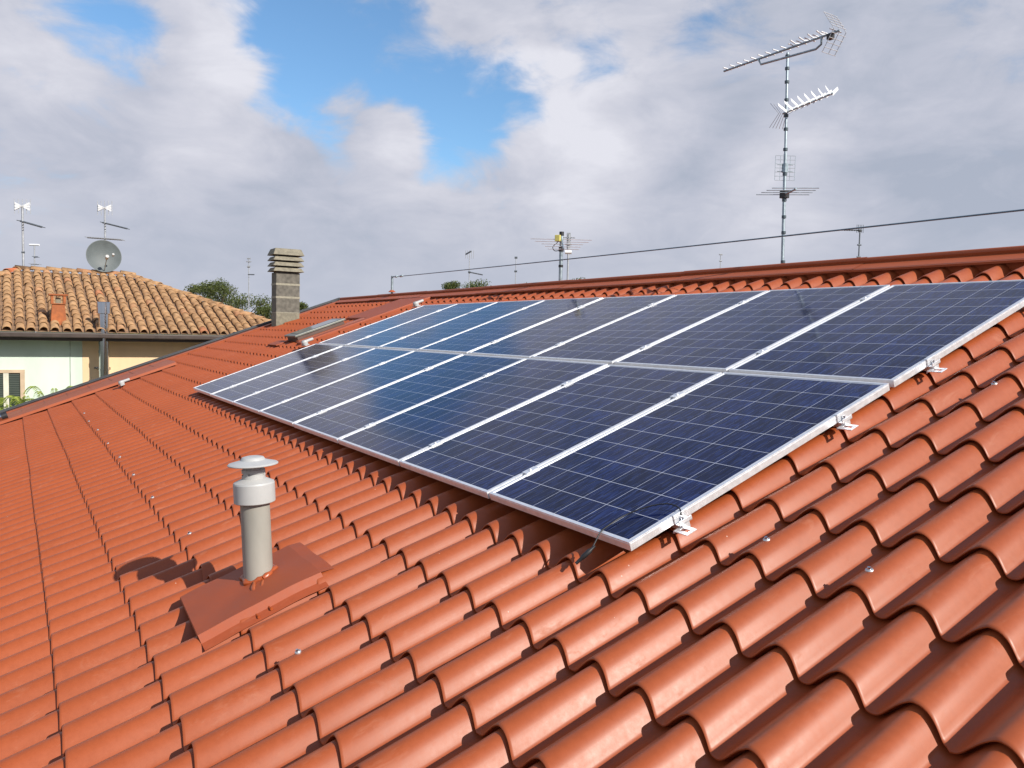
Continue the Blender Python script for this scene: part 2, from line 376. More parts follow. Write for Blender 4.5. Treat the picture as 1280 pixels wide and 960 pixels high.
# two white brackets beyond the left edge
def bracket(px,py,label):
    d=Vector(((px-640)/FPX,(py-480)/FPX,1)); dr=Vector((sum(Rr[k][0]*d[k] for k in range(3)),sum(Rr[k][1]*d[k] for k in range(3)),sum(Rr[k][2]*d[k] for k in range(3))))
    s=(-.02-CR.z)/dr.z; p=CR+s*dr
    t=thing('cable_bracket',label,'bracket',roofM(p.x,p.y,-.05),'white brackets by the panels')
    mb=MB(); mb.box((-.09,-.03,0),(.09,.03,.012)); mb.build('foot',M_WHITE,t)
    mb=MB(); mb.lathe([(.0,.075),(.035,.07),(.046,.045),(.042,.012)],Matrix.Identity(4),16); mb.tube([(0,0,.05),(.0,.13,.05)],.022,8); mb.build('cap',M_WHITE,t)
bracket(381,429,'white rounded bracket beside the middle of the array\'s left edge')
bracket(520,380.5,'white rounded bracket at the array\'s top left corner')
bracket(152,479,'white rounded bracket on the plain lap strip near the left roof edge')
# loose cable
t=thing('solar_cable','black solar cable with a plug hanging over the nearest panel corner','cable',roofM(-.1,.02,0))
pts=[(.012,.255,-.005),(-.01,.27,.012),(-.06,.262,.022),(-.12,.22,.018),(-.17,.14,.010),(-.175,.06,.006),(-.165,.005,.006),(-.16,-.02,-.004),(-.155,-.045,-.018),(-.15,-.07,-.03)]
# smooth
def cr(P,n=8):
    P=[Vector(p) for p in P]; out=[]
    for i in range(len(P)-1):
        p0=P[max(i-1,0)];p1=P[i];p2=P[i+1];p3=P[min(i+2,len(P)-1)]
        for k in range(n):
            u=k/n; out.append(.5*((2*p1)+(-p0+p2)*u+(2*p0-5*p1+4*p2-p3)*u*u+(-p0+3*p1-3*p2+p3)*u**3))
    out.append(P[-1]); return out
off=Vector((.1,-.02,0))
mb=MB(); mb.tube([p+off for p in cr(pts)],.0028,8); mb.build('cable',M_DARK,t)
mb=MB(); e=Vector(pts[-1])+off; d=Vector((-.02,-.07,-.030)); mb.tube([e-d*.25,e,e+d*.1,e+d*.55,e+d*.6,e+d],[.004,.006,.0095,.0095,.007,.006],10); mb.build('plug',M_DARK,t)
# ------------------------------------------------------------------ vent pipe
upr=Vector((0,math.sin(SL),math.cos(SL)))
axd=(upr-.05*Vector((.534,.802,-.268))).normalized()
base=Vector((-1.525,-1.01,-.065))
zax=(S.to_3x3()@axd).normalized(); xax=zax.orthogonal().normalized(); yax=zax.cross(xax)
VM=Matrix((( *(xax[0],yax[0],zax[0]),W(*base).x),(xax[1],yax[1],zax[1],W(*base).y),(xax[2],yax[2],zax[2],W(*base).z),(0,0,0,1)))
vent=thing('vent_pipe','grey plastic vent pipe with a round white rain cap on a red metal flashing','vent pipe',VM)
I4=Matrix.Identity(4)
mb=MB(); mb.lathe([(.066,-.12),(.066,.37)],I4,48); mb.build('pipe',M_PIPE,vent)
mb=MB(); mb.lathe([(.068,.352),(.090,.353),(.0925,.356),(.0925,.440),(.0895,.447),(.058,.462),(.052,.464)],I4,48); mb.build('collar',M_WHITE,vent)
mb=MB()
n=48
mb.lathe([(.052,.455),(.052,.480)],I4,48); mb.lathe([(.0525,.490),(.0525,.505)],I4,48); mb.lathe([(.047,.455),(.047,.53)],I4,48)
for a0 in (0.2,2.3,4.4):
    for k in range(3):
        a=a0+k*.12; mb.box((.047,-.007,.478),(.0528,.007,.492),Matrix.Rotation(a,4,'Z'))
mb.lathe([(.0525,.505),(.047,.507)],I4,48)
for a0 in range(6):
    mb.box((.040,-.005,.505),(.050,.005,.545),Matrix.Rotation(a0*math.pi/3,4,'Z'))
mb.build('neck',M_WHITE,vent)
mb=MB(); mb.lathe([(0,.530),(.110,.526),(.1125,.528),(.1125,.531),(.108,.535),(.070,.545),(.056,.549),(.052,.556),(.047,.562),(.030,.566),(0,.567)],I4,48); mb.build('rain_cap',M_WHITE,vent)
# red flashing plate
VI=VM.inverted()@S
def vpart(mb,name,m):
    o=mb.build(name,m,vent); o.matrix_basis=VI; return o
mb=MB()
x0,x1,y0,y1=-1.725,-1.225,-1.355,-.80; z=-.060
# plate with slight crease at the pipe
n_=12; vs=[];fs=[]
def plate_z(u,v): return z+.0035*math.sin(u*11+v*3)*math.cos(v*9)+.005*math.sin(u*5+1)*math.sin(v*6)+(-.010 if v<.06 else 0)*0 +.003*(1-abs(2*v-1))
for i in range(n_+1):
    for j in range(n_+1):
        u=i/n_; v=j/n_; vs.append((x0+(x1-x0)*u,y0+(y1-y0)*v+.02*(1-u)*(1-v),plate_z(u,v)))
for i in range(n_):
    for j in range(n_): a=i*(n_+1)+j; fs.append((a,a+n_+1,a+n_+2,a+1))
mb.add(vs,fs,True)
# side skirts (right one wide, lying into the valley)
for j in range(n_):
    v0,v1=j/n_,(j+1)/n_
    a=Vector(vs[n_*(n_+1)+j]); b=Vector(vs[n_*(n_+1)+j+1])
    mb.add([a,a+Vector((.018,0,-.034)),b+Vector((.018,0,-.034)),b],[(0,1,2,3)],True)
    mb.add([a+Vector((.018,0,-.034)),a+Vector((.058,0,-.052)),b+Vector((.058,0,-.052)),b+Vector((.018,0,-.034))],[(0,1,2,3)],True)
    a=Vector(vs[j]); b=Vector(vs[j+1]); mb.add([a,a+Vector((-.01,0,-.05)),b+Vector((-.01,0,-.05)),b],[(3,2,1,0)],True)
# front lip
for i in range(n_):
    a=Vector(vs[i*(n_+1)]); b=Vector(vs[(i+1)*(n_+1)]); mb.add([a,b,b+Vector((0,-.004,-.006)),a+Vector((0,-.004,-.006))],[(0,3,2,1)])
# upper end tucks under
for i in range(n_):
    a=Vector(vs[i*(n_+1)+n_]); b=Vector(vs[(i+1)*(n_+1)+n_]); mb.add([a,b,b+Vector((0,.06,-.012)),a+Vector((0,.06,-.012))],[(0,1,2,3)],True)
vpart(mb,'flashing',M_FLASH)
# sealant beads
M_SEAL=plain('orange_sealant',(.36,.078,.022),.28,0,.12,25,.4)
mb=MB()
P=[]
pb=base
for k in range(25):
    a=2*math.pi*k/24; r=.070+.006*math.sin(5*a)+.004*math.sin(11*a+1)
    P.append((pb.x+r*math.cos(a),pb.y+.006+r*1.05*math.sin(a),z+.006+.003*math.sin(3*a)))
mb.tube(P,[.012+.005*math.sin(k*1.7) for k in range(25)],8)
vpart(mb,'sealant_ring',M_SEAL)
for (a,b) in (((-1.455,-1.05,-.052),(-1.185,-1.12,-.095)),((-1.44,-1.015,-.056),(-1.19,-1.06,-.090))):
    a=Vector(a);b=Vector(b); mb=MB(); Q=[a+(b-a)*k/14+Vector((.007*math.sin(k*1.1+a.y*7),.006*math.cos(k*1.3),-.003)) for k in range(15)]
    mb.tube(Q,[.0085+.004*math.sin(k*.9+a.x*9) for k in range(15)],8)
    vpart(mb,'sealant_smear',M_SEAL)
# ------------------------------------------------------------------ roofing screws
def unroof(px,py,h):
    d=[(px-640)/FPX,(py-480)/FPX,1]; dr=Vector([sum(Rr[k][j]*d[k] for k in range(3)) for j in range(3)])
    return CR+dr*((h-CR.z)/dr.z)
def screw():
    t=thing('roofing_screw','x','screw',I4,'roofing screws on the tile crests')
    mb=MB(); mb.lathe([(.0,.004),(.011,.0035),(.0125,.001),(.0125,-.004)],I4,16); mb.build('washer',M_ALUR,t)
    mb=MB(); mb.tube([(0,0,.003),(0,0,.011)],[.0062,.0058],6); mb.build('head',M_STEEL,t)
    return t
sl=[((373,816),'roofing screw on a tile crest below the vent pipe'),
 ((958,675),'roofing screw on a tile crest to the right of the nearest panel corner'),
 ((1089,714),'roofing screw on the tile crest nearest the lower right of the photo'),
 ((1245,478),'roofing screw high up near the right edge of the photo'),
 ((235,665),'roofing screw nearest behind the vent pipe\'s shadow'),
 ((193,625),'second roofing screw beyond the vent pipe in the left row'),
 ((168,595),'third roofing screw beyond the vent pipe in the left row'),
 ((150,572),'fourth roofing screw beyond the vent pipe in the left row'),
 ((134.7,554),'fifth roofing screw beyond the vent pipe in the left row'),
 ((123,538.6),'sixth roofing screw beyond the vent pipe in the left row'),
 ((112,528),'seventh roofing screw beyond the vent pipe in the left row'),
 ((106,517.5),'farthest roofing screw in the left row')]
sp=screw(); first=True
for (px,py),lab in sl:
    o=sp if first else copy_tree(sp); first=False
    p=unroof(px,py,-.07); k=round((p.x-CX)/PX); x=CX+k*PX+(-.004)
    fr=((p.y-CY)/PY)%1
    o.matrix_world=roofM(x,p.y,CZ-STEP*fr+.003)@Matrix.Rotation(rng.uniform(-.1,.1),4,'X')@Matrix.Rotation(rng.uniform(0,1),4,'Z')
    o['label']=lab
# ------------------------------------------------------------------ roof window
t=thing('roof_window','closed grey metal roof window raised above the tiles beside the chimney','roof window',roofM(-9.95,2.35,-.06))
mb=MB(); mb.box((-.26,-.48,-.05),(.26,.30,.045)); bevel(mb.build('kerb',plain('brown_metal',(.10,.06,.05),.5),t),.006)
mb=MB(); mb.box((-.28,-.51,.050),(.28,.33,.080)); bevel(mb.build('sash',plain('grey_sash',(.20,.21,.19),.4,.5),t),.006)
mb=MB(); mb.box((-.21,-.42,.081),(.21,.26,.084)); mb.build('pane',plain('sky_glass',(.10,.12,.13),.08),t)
mb=MB(); mb.box((-.60,-.72,-.02),(-.12,-.52,.0)); bevel(mb.build('lower_flashing',M_FLASH,t),.004)
mb=MB(); mb.box((.285,-.52,-.05),(.42,.6,.004)); bevel(mb.build('side_flashing',M_TILE,t),.004)
# ------------------------------------------------------------------ chimney
cb=W(-13.20,2.80,-.1)
t=thing('chimney','grey concrete block chimney with a four tier slatted cowl at the roof edge','chimney',Vector((cb.x-.17,cb.y,cb.z-.1)))
def vb(z0,z1,wx,wy,mat_,name,bv=.01):
    mb=MB(); mb.box((-wx/2,-wy/2,z0),(wx/2,wy/2,z1)); return bevel(mb.build(name,mat_,t),bv)
CH0=.0
hts=[0,.42,.72,.97,1.0]
vb(-.2,.30,.32,.46,M_CONCL,'base_block'); 
vb(.305,.58,.32,.46,M_CONC,'block'); vb(.61,.83,.32,.46,M_CONC,'block'); vb(.86,1.07,.32,.46,M_CONC,'block')
for z0,z1 in ((.295,.31),(.575,.615),(.825,.865)): mb=MB(); mb.box((-.163,-.233,z0),(.163,.233,z1)); mb.build('mortar_joint',M_MORTAR,t)
def trap(z0,z1,w0,w1,d0,d1,name,m):
    mb=MB(); vs=[]
    for z,w,d in ((z0,w0,d0),(z1,w1,d1)):
        vs+=[(-d/2,-w/2,z),(d/2,-w/2,z),(d/2,w/2,z),(-d/2,w/2,z)]
    mb.add(vs,[(3,2,1,0),(4,5,6,7),(0,1,5,4),(1,2,6,5),(2,3,7,6),(3,0,4,7)]); return bevel(mb.build(name,m,t),.006)
for k in range(3):
    trap(1.09+k*.105,1.165+k*.105,.60,.50,.46,.36,'cowl_slat',M_CONCL)
    trap(1.05+k*.105,1.10+k*.105,.36,.36,.22,.22,'cowl_core',M_DARK) if k else trap(1.06,1.10,.40,.40,.26,.26,'cowl_core',M_CONC)
trap(1.36,1.41,.36,.36,.22,.22,'cowl_core',M_DARK)
trap(1.405,1.53,.60,.50,.46,.36,'cowl_top',M_CONCL)
mb=MB(); mb.box((-.20,-.27,-.1),(.20,.27,.07)); o=mb.build('base_flashing',M_SEAL,t); o.matrix_basis=Matrix.Translation((0,0,.03))@Matrix.Rotation(SL,4,'X'); bevel(o,.02)
# steel tube end lying on the lap strip at the far left
t=thing('steel_tube','short steel tube lying on the lap strip at the left roof edge','tube',roofM(-12.45,-2.5,.02))
mb=MB(); mb.tube([(-.0,-1.1,.0),(0,.42,.0)],.055,20,False); mb.tube([(-.0,-1.1,.0),(0,.42,.0)],.048,20,False); mb.build('tube',M_STEEL,t)
mb=MB(); mb.tube([(0,.35,0),(0,.43,0)],.058,20,False); mb.tube([(0,.38,0),(0,.40,0)],.047,20); mb.build('end_cap',M_DARK,t)
# ------------------------------------------------------------------ ridge cable
RT=rp.z+.04
def ridge_pt(px,depth_guess=None):
    # point above the ridge line in the image column px
    for_x=[]
    lo,hi=-14.,6.
    for _ in range(50):
        mid=(lo+hi)/2; v=Vector((mid,rp.y,RT))-CW; x=640+FPX*v.dot(ax[0])/v.dot(ax[2])
        if x<px: lo=mid
        else: hi=mid
    return lo
def depth_of(x,y,z): return (Vector((x,y,z))-CW).dot(ax[2])
xp=ridge_pt(490)
t=thing('cable_post','short grey post on the ridge holding the end of the overhead cable','post',Vector((xp,rp.y,RT)))
mb=MB(); mb.tube([(0,0,-.05),(0,0,.27)],.022,10); mb.build('post',M_GALV,t)
mb=MB(); mb.tube([(0,0,-.02),(0,0,.015)],[.07,.03],12); mb.build('foot',M_RIDGE,t)
mb=MB(); mb.tube([(0,0,.255),(.20,0,.25)],.012,8); mb.tube([(.16,0,.25),(.22,0,.25)],.02,8); mb.build('strain_clamp',M_GALV,t)
mb=MB(); mb.tube([(.36,0,.248),(.46,0,.25)],.02,8); mb.build('cable_sleeve',M_GALV,t)
x_end=XR-.2
mb=MB(); P=[]
for k in range(60):
    u=k/59; x=xp+.02+(x_end-xp)*u; P.append((x,rp.y,RT+.25-.055*u-.05*4*u*(1-u)*.5))
mb.tube(P,.0068,8); tag(mb.build('overhead_cable',plain('cable_black',(.13,.20,.25),.4)),'dark cable stretched above the whole length of the roof ridge','cable')
t=thing('cable_post','grey post holding the right end of the overhead cable, off the photo','post',Vector((x_end,rp.y,RT)))
mb=MB(); mb.tube([(0,0,-.05),(0,0,.215)],.022,10); mb.build('post',M_GALV,t)
# ------------------------------------------------------------------ TV antennas
def yagi(parent,A,B,n,el,er,boom=.010,name='yagi',m=None,gap=0,curve=0,elr=.004,up=None,cols=None):
    """boom from A to B (relative to parent), n cross elements of half-length el(u)"""
    m=m or M_ALUR
    A=Vector(A);B=Vector(B); d=(B-A).normalized(); side=d.cross(Vector((0,0,1))).normalized()
    mb=MB(); mb.tube([A,B],boom,6); y=mb.build(name,M_GALV,parent)
    for k in range(n):
        u=(k+.5)/n; p=A+(B-A)*u; L=el(u)
        e=MB(); e.tube([p-side*L+Vector((0,0,er+curve)),p+Vector((0,0,er)),p+side*L+Vector((0,0,er+curve))],elr,5); e.build('director',m,y)
    return y,side,d
M_ALUW=plain('bright_aluminium',(.86,.87,.88),.5,.0,.04)
hx=lambda px: 417.6+.0227*(px-640)
# main mast
xm=ridge_pt(970); mp0=Vector((xm,rp.y+.10,rz-.12)); dm=depth_of(*mp0)
top=at(984.5,66,dm); Hm=top.z-mp0.z
lean=Vector((top.x-mp0.x,top.y-mp0.y,0))
t=thing('tv_antenna','tall mast with four stacked aerials standing on the ridge at the right','antenna',mp0)
def onmast(f_): return Vector((lean.x*f_,lean.y*f_,Hm*f_))
mb=MB(); mb.tube([(0,0,-.3),onmast(.55)],.0145,10); mb.tube([onmast(.55),onmast(1.0)],.0115,10); mb.build('mast',M_GALV,t)
for f_ in (.07,.2,.27,.345,.38,.46,.50,.57,.66,.72,.79,.87,.93,.985): p=onmast(f_); cl=MB(); cl.tube([p-Vector((0,0,.012)),p+Vector((0,0,.012))],.020,8); cl.build('clamp_ring',M_CLIP,t)
rel=lambda p: p-mp0
Hh=(hx(980)-78)/FPX*dm
zz=lambda px,py: at(px,py,Hh*FPX/(hx(px)-py))
A=rel(zz(905,89)); B=rel(zz(1050,38))
y1,side,d=yagi(t,A,B,15,lambda u:.055+.02*u,.012,boom=.0095,m=M_ALUW,elr=.0055)
mb=MB(); dn=Vector((0,0,-1))
q0=A+(B-A)*.33; q1=A+(B-A)*.86
mb.tube([q0+dn*.0,q0+dn*.055+d*.03,q1+dn*.085-d*.05,q1+dn*.06,q1],.0095,8); mb.build('boom_brace',M_GALV,y1)
mb=MB()
for s_ in (-1,1):
    for k in range(5):
        c=B+d*.0+Vector((0,0,s_*(.03+.032*k)))-d*(.01+.022*k)
        mb.tube([c-side*.09,c+side*.09],.0025,5)
    for q in (-1,0,1): mb.tube([B+side*.08*q,B+side*.08*q+Vector((0,0,s_*.16))-d*.10],.003,5)
mb.build('reflector',M_ALUR,y1)
mb=MB(); c=A+(B-A)*.93; mb.box(tuple(c-Vector((.022,.022,.045))),tuple(c+Vector((.022,.022,-.002)))); mb.build('dipole_box',M_DARK,y1)
c=A+(B-A)*.86
for k in range(4): 
    mb=MB(); cc=c-(B-A)*.07*k; mb.tube([cc-side*.07+Vector((0,0,.035)),cc+Vector((0,0,.02)),cc+side*.07+Vector((0,0,.035))],.006,5); mb.build('front_element',M_ALUW,y1)
# second aerial with broad bright blades
Hh=(hx(980)-141)/FPX*dm
A=rel(zz(979,142)); B=rel(zz(1042,116))
y2,side,d=yagi(t,A,B,1,lambda u:.03,.0,boom=.009,m=M_ALUW)
for k in range(8):
    p=A+(B-A)*(.10+.86*k/7); L=.105-.006*k
    mb=MB()
    for s_ in (-1,1):
        a=p+side*s_*.008; b=p+side*s_*L+Vector((0,0,.055))
        w=(d*.45-Vector((0,0,.85)))*.019
        mb.add([a-w,a+w,b+w*.8,b-w*.8,a-w-Vector((0,0,.004)),a+w-Vector((0,0,.004)),b+w*.8-Vector((0,0,.004)),b-w*.8-Vector((0,0,.004))],[(0,1,2,3),(7,6,5,4),(0,4,5,1),(2,6,7,3),(1,5,6,2),(3,7,4,0)])
    mb.build('blade_director',M_ALUW,y2)
mb=MB()
for q in (-2,-1,0,1,2): 
    for s_ in (-1,1): mb.tube([A-d*.01+side*.02*q,A-d*.10+side*.035*q+Vector((0,0,s_*.11))],.0025,5)
mb.build('reflector',M_ALUR,y2)
# grid aerial
p=onmast((335-204)/(335-66)); 
mb=MB(); vdir=-d; sd=Vector((ax[0].x,ax[0].y,0)).normalized()
for k in range(5): mb.tube([p+sd*(-.09+.045*k)+Vector((0,0,-.11)),p+sd*(-.09+.045*k)+Vector((0,0,.11))],.002,5)
for k in range(7): mb.tube([p+sd*-.09+Vector((0,0,-.11+.0367*k)),p+sd*.09+Vector((0,0,-.11+.0367*k))],.002,5)
for dz in (-.03,.03): mb.tube([p+sd*-.07+Vector((0,0,dz)),p+sd*.07+Vector((0,0,dz))],.004,5)
mb.box(tuple(p+Vector((-.02,-.02,-.04))),tuple(p+Vector((.02,.02,.04)))); mb.build('grid_aerial',M_GALV,t)
# wide VHF aerial
p=onmast((335-236)/(335-66)); hd=-Vector((ax[2].x,ax[2].y,0)).normalized()
mb=MB(); mb.tube([p-hd*.06,p+hd*.30],.009,6); y4=mb.build('wide_aerial',M_GALV,t)
for k in range(4):
    c=p+hd*(-.05+.11*k)+Vector((0,0,.01)); L=.235-.012*k
    sk=(sd+hd*.12).normalized()
    mb=MB(); mb.tube([c-sk*L,c+sk*L],.004,5); mb.build('rod',M_GALV,y4)
mb=MB(); mb.box(tuple(p-Vector((.03,.03,.03))),tuple(p+Vector((.03,.03,.035)))); mb.build('junction_box',M_DARK,y4)
# short post with the yellow boxed VHF aerial
xm=ridge_pt(691); b0=Vector((xm,rp.y+.12,rz-.12)); d0=depth_of(*b0)
t=thing('tv_antenna','short thick post with a wide aerial and a yellow box, mid ridge','antenna',b0)
Ht=(at(691,293,d0)-b0).z
mb=MB(); mb.tube([(0,0,-.3),(0,0,Ht)],.024,12); mb.build('post',M_GALV,t)
mb=MB(); mb.tube([(0,0,Ht-.02),(0,0,Ht+.03)],.03,8); mb.tube([(0,0,Ht-.22),(0,0,Ht-.16)],.033,8); mb.tube([(0,0,Ht-.42),(0,0,Ht-.39)],.03,8); mb.build('clamp_ring',M_DARK,t)
mb=MB(); p=Vector((0,0,Ht-.06)); mb.tube([p,p+hd*.5-Vector((0,0,.18))],.010,6); ya=mb.build('wide_aerial',M_GALV,t)
for k in range(5):
    c=p+(hd*.5-Vector((0,0,.18)))*(k/4*.98)-hd*.05; L=(.39,.34,.26,.22,.19)[k]
    mb=MB(); mb.tube([c-sd*L,c+sd*L],.0045,5); mb.build('rod',M_ALUR,ya)
mb=MB(); c=p-sd*.05+hd*.06; mb.box((-.035,-.025,-.042),(.035,.025,.042),Matrix.Translation(c)@Matrix.Rotation(.6,4,'Z')); bevel(mb.build('yellow_box',M_YPLAS,ya),.008)
mb=MB(); mb.tube(cr([c+Vector((0,0,-.05)),c-sd*.06+Vector((0,0,-.11)),c-sd*.03+Vector((0,0,-.16)),c+sd*.06+Vector((0,0,-.14))]),.005,6); mb.build('lead',M_DARK,ya)
# distant masts
M_FAR=plain('far_mast_metal',(.42,.44,.47),.5,.4,.2,20)
M_FARD=plain('far_dark_metal',(.13,.15,.17),.5,.4,.2,20)
def far_mast(px,py_top,depth,zb,label,items,r=.02,m=M_FAR,group='far television aerials'):
    p=at(px,py_top,depth); s=depth/FPX
    t=thing('distant_antenna',label,'antenna',Vector((p.x,p.y,zb)),group)
    H=p.z-zb
    mb=MB(); mb.tube([(0,0,0),(0,0,H)],r,6); mb.build('mast',m,t)
    for it in items:
        kind,dy,a,b=it[:4]; mm=it[4] if len(it)>4 else m
        c=Vector((0,0,H-dy*s)); mb=MB(); rr=it[5]*s if len(it)>5 else r*.5
        if kind=='bar':      # boom towards image left a px / right b px, optional droop
            dr=it[6] if len(it)>6 else 0
            mb.tube([c-sd*a*s,c+sd*b*s+Vector((0,0,-dr*s))],rr,6)
            for k in range(int((a+b)/3)):
                q=c-sd*a*s+(sd*(a+b)*s+Vector((0,0,-dr*s)))*(k+.5)/int((a+b)/3); mb.tube([q-hd*.2,q+hd*.2],rr*.5,4)
            nm='aerial'
        elif kind=='bow':    # bright bow of blades
            for sg in (-1,1):
                for q in (-1,0,1):
                    e=c+sd*sg*a*s+Vector((0,0,q*b*s*.6)); w=Vector((0,0,1))*b*s*.22
                    mb.add([c-w*.4,c+w*.4,e+w,e-w,c-w*.4+hd*.03,c+w*.4+hd*.03,e+w+hd*.03,e-w+hd*.03],[(0,1,2,3),(7,6,5,4),(0,4,5,1),(2,6,7,3),(1,5,6,2),(3,7,4,0)])
            nm='bow_aerial'
        elif kind=='grid':
            for k in range(5): x=-a*s+2*a*s*k/4; mb.tube([c+sd*x-Vector((0,0,b*s)),c+sd*x+Vector((0,0,b*s))],rr*.5,4)
            nm='reflector'
        elif kind=='blob':
            mb.tube([c-sd*a*s,c+sd*a*s],b*s,6); nm='aerial_box'
        mb.build(nm,mm,t)
    return t
# ------------------------------------------------------------------ neighbouring house
XE_=-17.85; XRG=XE_-4.85; XW=XE_-.55
eL=atX(0,414.5,XE_); EZ=eL.z+.02
ridL=atX(24,335,XRG); ridR=atX(160,341,XRG); RZ=(ridL.z+ridR.z)/2-.08
cor=atX(384,418,XE_); YC=cor.y; YCL=ridL.y-3.6
nh=thing('neighbour_house','neighbouring house with an old brown clay tile hip roof and pale green and yellow walls','house',Vector((XW,ridR.y,GZ)))
bpy.context.view_layer.update()
NM=nh.matrix_world.inverted()
def npart(mb,name,m,parent=nh):
    o=mb.build(name,m); o.parent=parent; o.matrix_basis=NM if parent==nh else Matrix.Identity(4); return o
def clay_mat():
    M,n,l,p=mat('old_clay_tiles')
    a=n.new('ShaderNodeAttribute'); a.attribute_name='tint'
    r=ramp(n,[(0,(.17,.10,.055)),(.2,(.31,.18,.095)),(.45,(.38,.225,.115)),(.7,(.43,.265,.14)),(.88,(.42,.21,.11)),(1,(.46,.14,.06))]); l.new(a.outputs['Fac'],r.inputs['Fac'])
    tc=n.new('ShaderNodeTexCoord'); nz=n.new('ShaderNodeTexNoise'); nz.inputs['Scale'].default_value=9; nz.inputs['Detail'].default_value=7; l.new(tc.outputs['Object'],nz.inputs['Vector'])
    r2=ramp(n,[(.3,(.62,.6,.56)),(.6,(1.08,1.05,1.0))]); l.new(nz.outputs['Fac'],r2.inputs['Fac'])
    mm=n.new('ShaderNodeMix'); mm.data_type='RGBA'; mm.blend_type='MULTIPLY'; mm.inputs[0].default_value=1; l.new(r.outputs['Color'],mm.inputs[6]); l.new(r2.outputs['Color'],mm.inputs[7])
    l.new(mm.outputs[2],p.inputs['Base Color']); p.inputs['Roughness'].default_value=.9; return M
M_CLAY=clay_mat()
def clay(mb_tiles,name,parent=None):
    V=[];F=[];T=[]
    for A,B,wdir,ndir,ra,rb,tint in mb_tiles:     # half-round tapered tile from A (low) to B (high)
        o=len(V); n=6
        for P_,r_ in ((A,ra),(B,rb)):
            for k in range(n+1):
                a=math.pi*k/n; V.append(P_-wdir*r_*math.cos(a)+ndir*r_*.85*math.sin(a))
        for k in range(n): F.append((o+k,o+k+1,o+n+2+k,o+n+1+k)); T.append(tint)
        # thick front lip
        o2=len(V)
        for k in range(n+1):
            a=math.pi*k/n; V.append(A-wdir*(ra-.016)*math.cos(a)+ndir*(ra-.016)*.85*math.sin(a))
        for k in range(n): F.append((o+k+1,o+k,o2+k,o2+k+1)); T.append(tint)
    me=bpy.data.meshes.new(name); me.from_pydata([tuple(v) for v in V],[],F)
    at_=me.attributes.new('tint','FLOAT','FACE'); at_.data.foreach_set('value',T); me.materials.append(M_CLAY)
    me.polygons.foreach_set('use_smooth',[True]*len(F)); me.update()
    o=bpy.data.objects.new(name,me); COL.objects.link(o); return o
tiles=[]
cp=.222; rowp=.36
sd_=Vector((XRG-XE_,0,RZ-EZ)); SLn=sd_.length; ud=sd_.normalized(); nd=Vector((-ud.z,0,ud.x)); 
if nd.z<0: nd=-nd
wd=Vector((0,1,0))
y=YCL
while y<YC:
    # how far up can this column go (hip limits)
    if y<ridL.y: umax=(y-YCL)/(ridL.y-YCL)
    elif y>ridR.y: umax=(YC-y)/(YC-ridR.y)
    else: umax=1
    nrow=int(math.ceil(umax*SLn/rowp)); cj=rng.normal(0,.004)
    for i in range(nrow):
        a=Vector((XE_+.02,y+cj+rng.normal(0,.008),EZ))+ud*(i*rowp+rng.normal(0,.012)); b=a+ud*min(rowp+.07,max(.1,umax*SLn-i*rowp+.05))+nd*.0
        tiles.append((a+nd*(.028+rng.normal(0,.004)),b+nd*.012,wd,nd,.092,.074,float(np.clip(rng.normal(.5,.15)+(.45 if rng.random()<.025 else 0),0,1))))
    y+=cp
NRF=clay(tiles,'roof'); NRF.parent=nh; NRF.matrix_basis=NM
# ridge and hip caps
caps=[]
def cap_line(P0,P1,lift=.03):
    P0=Vector(P0);P1=Vector(P1); L=(P1-P0).length; d=(P1-P0).normalized(); w=d.cross(Vector((0,0,1))).normalized(); n_=w.cross(d)
    k=0
    while k*.36<L:
        a=P0+d*k*.36+n_*(lift+rng.normal(0,.008)); b=P0+d*min(L+.05,k*.36+.42)+n_*(lift-.02)
        caps.append((a,b,-w,n_,.115,.095,float(np.clip(rng.normal(.55,.2),0,1)))); k+=1
cap_line((XE_,YC,EZ),(XRG,ridR.y,RZ)); cap_line((XE_,YCL,EZ),(XRG,ridL.y,RZ)); cap_line((XRG,ridL.y-.1,RZ),(XRG,ridR.y+.15,RZ),.05)
o=clay(caps,'ridge_tiles'); o.parent=NRF
# pan layer and other slopes
mb=MB(); e=-.005
XB=2*XRG-XE_
mb.add([(XE_,YCL,EZ+e),(XE_,YC,EZ+e),(XRG,ridR.y,RZ+e),(XRG,ridL.y,RZ+e),(XB,YCL,EZ+e),(XB,YC,EZ+e)],[(0,1,2,3),(1,5,2),(4,0,3),(5,4,3,2)])
o=npart(mb,'roof_underlay',plain('pan_tiles',(.24,.145,.085),.95,0,.4,7))
# eave: fascia, gutter, soffit, walls
M_FASC=plain('brown_fascia',(.055,.038,.032),.5,.1,.2)
mb=MB(); mb.box((XE_-.05,YCL,EZ-.20),(XE_+.0,YC,EZ-.035)); mb.box((XE_,YCL,EZ-.13),(XE_+.11,YC,EZ-.02)); bevel(npart(mb,'eave_gutter',M_FASC),.02)
mb=MB(); mb.box((XB,YCL,EZ-.17),(XE_-.05,YC,EZ-.12)); npart(mb,'soffit',plain('grey_soffit',(.30,.29,.28),.8))
yb_=atX(103,450,XW).y
M_GREEN=plain('pale_green_render',(.58,.68,.59),.9,0,.09,2.2,.2,stretch=(1,1,.25))
M_YEL=plain('pale_yellow_render',(.74,.54,.33),.9,0,.10,2.2,.2,stretch=(1,1,.25))
mb=MB(); mb.box((XB+.55,YCL+.5,GZ),(XW,yb_,EZ-.17)); npart(mb,'green_wall',M_GREEN)
mb=MB(); mb.box((XB+.551,yb_+.002,GZ),(XW,YC-.5,EZ-.17)); npart(mb,'yellow_wall',M_YEL)
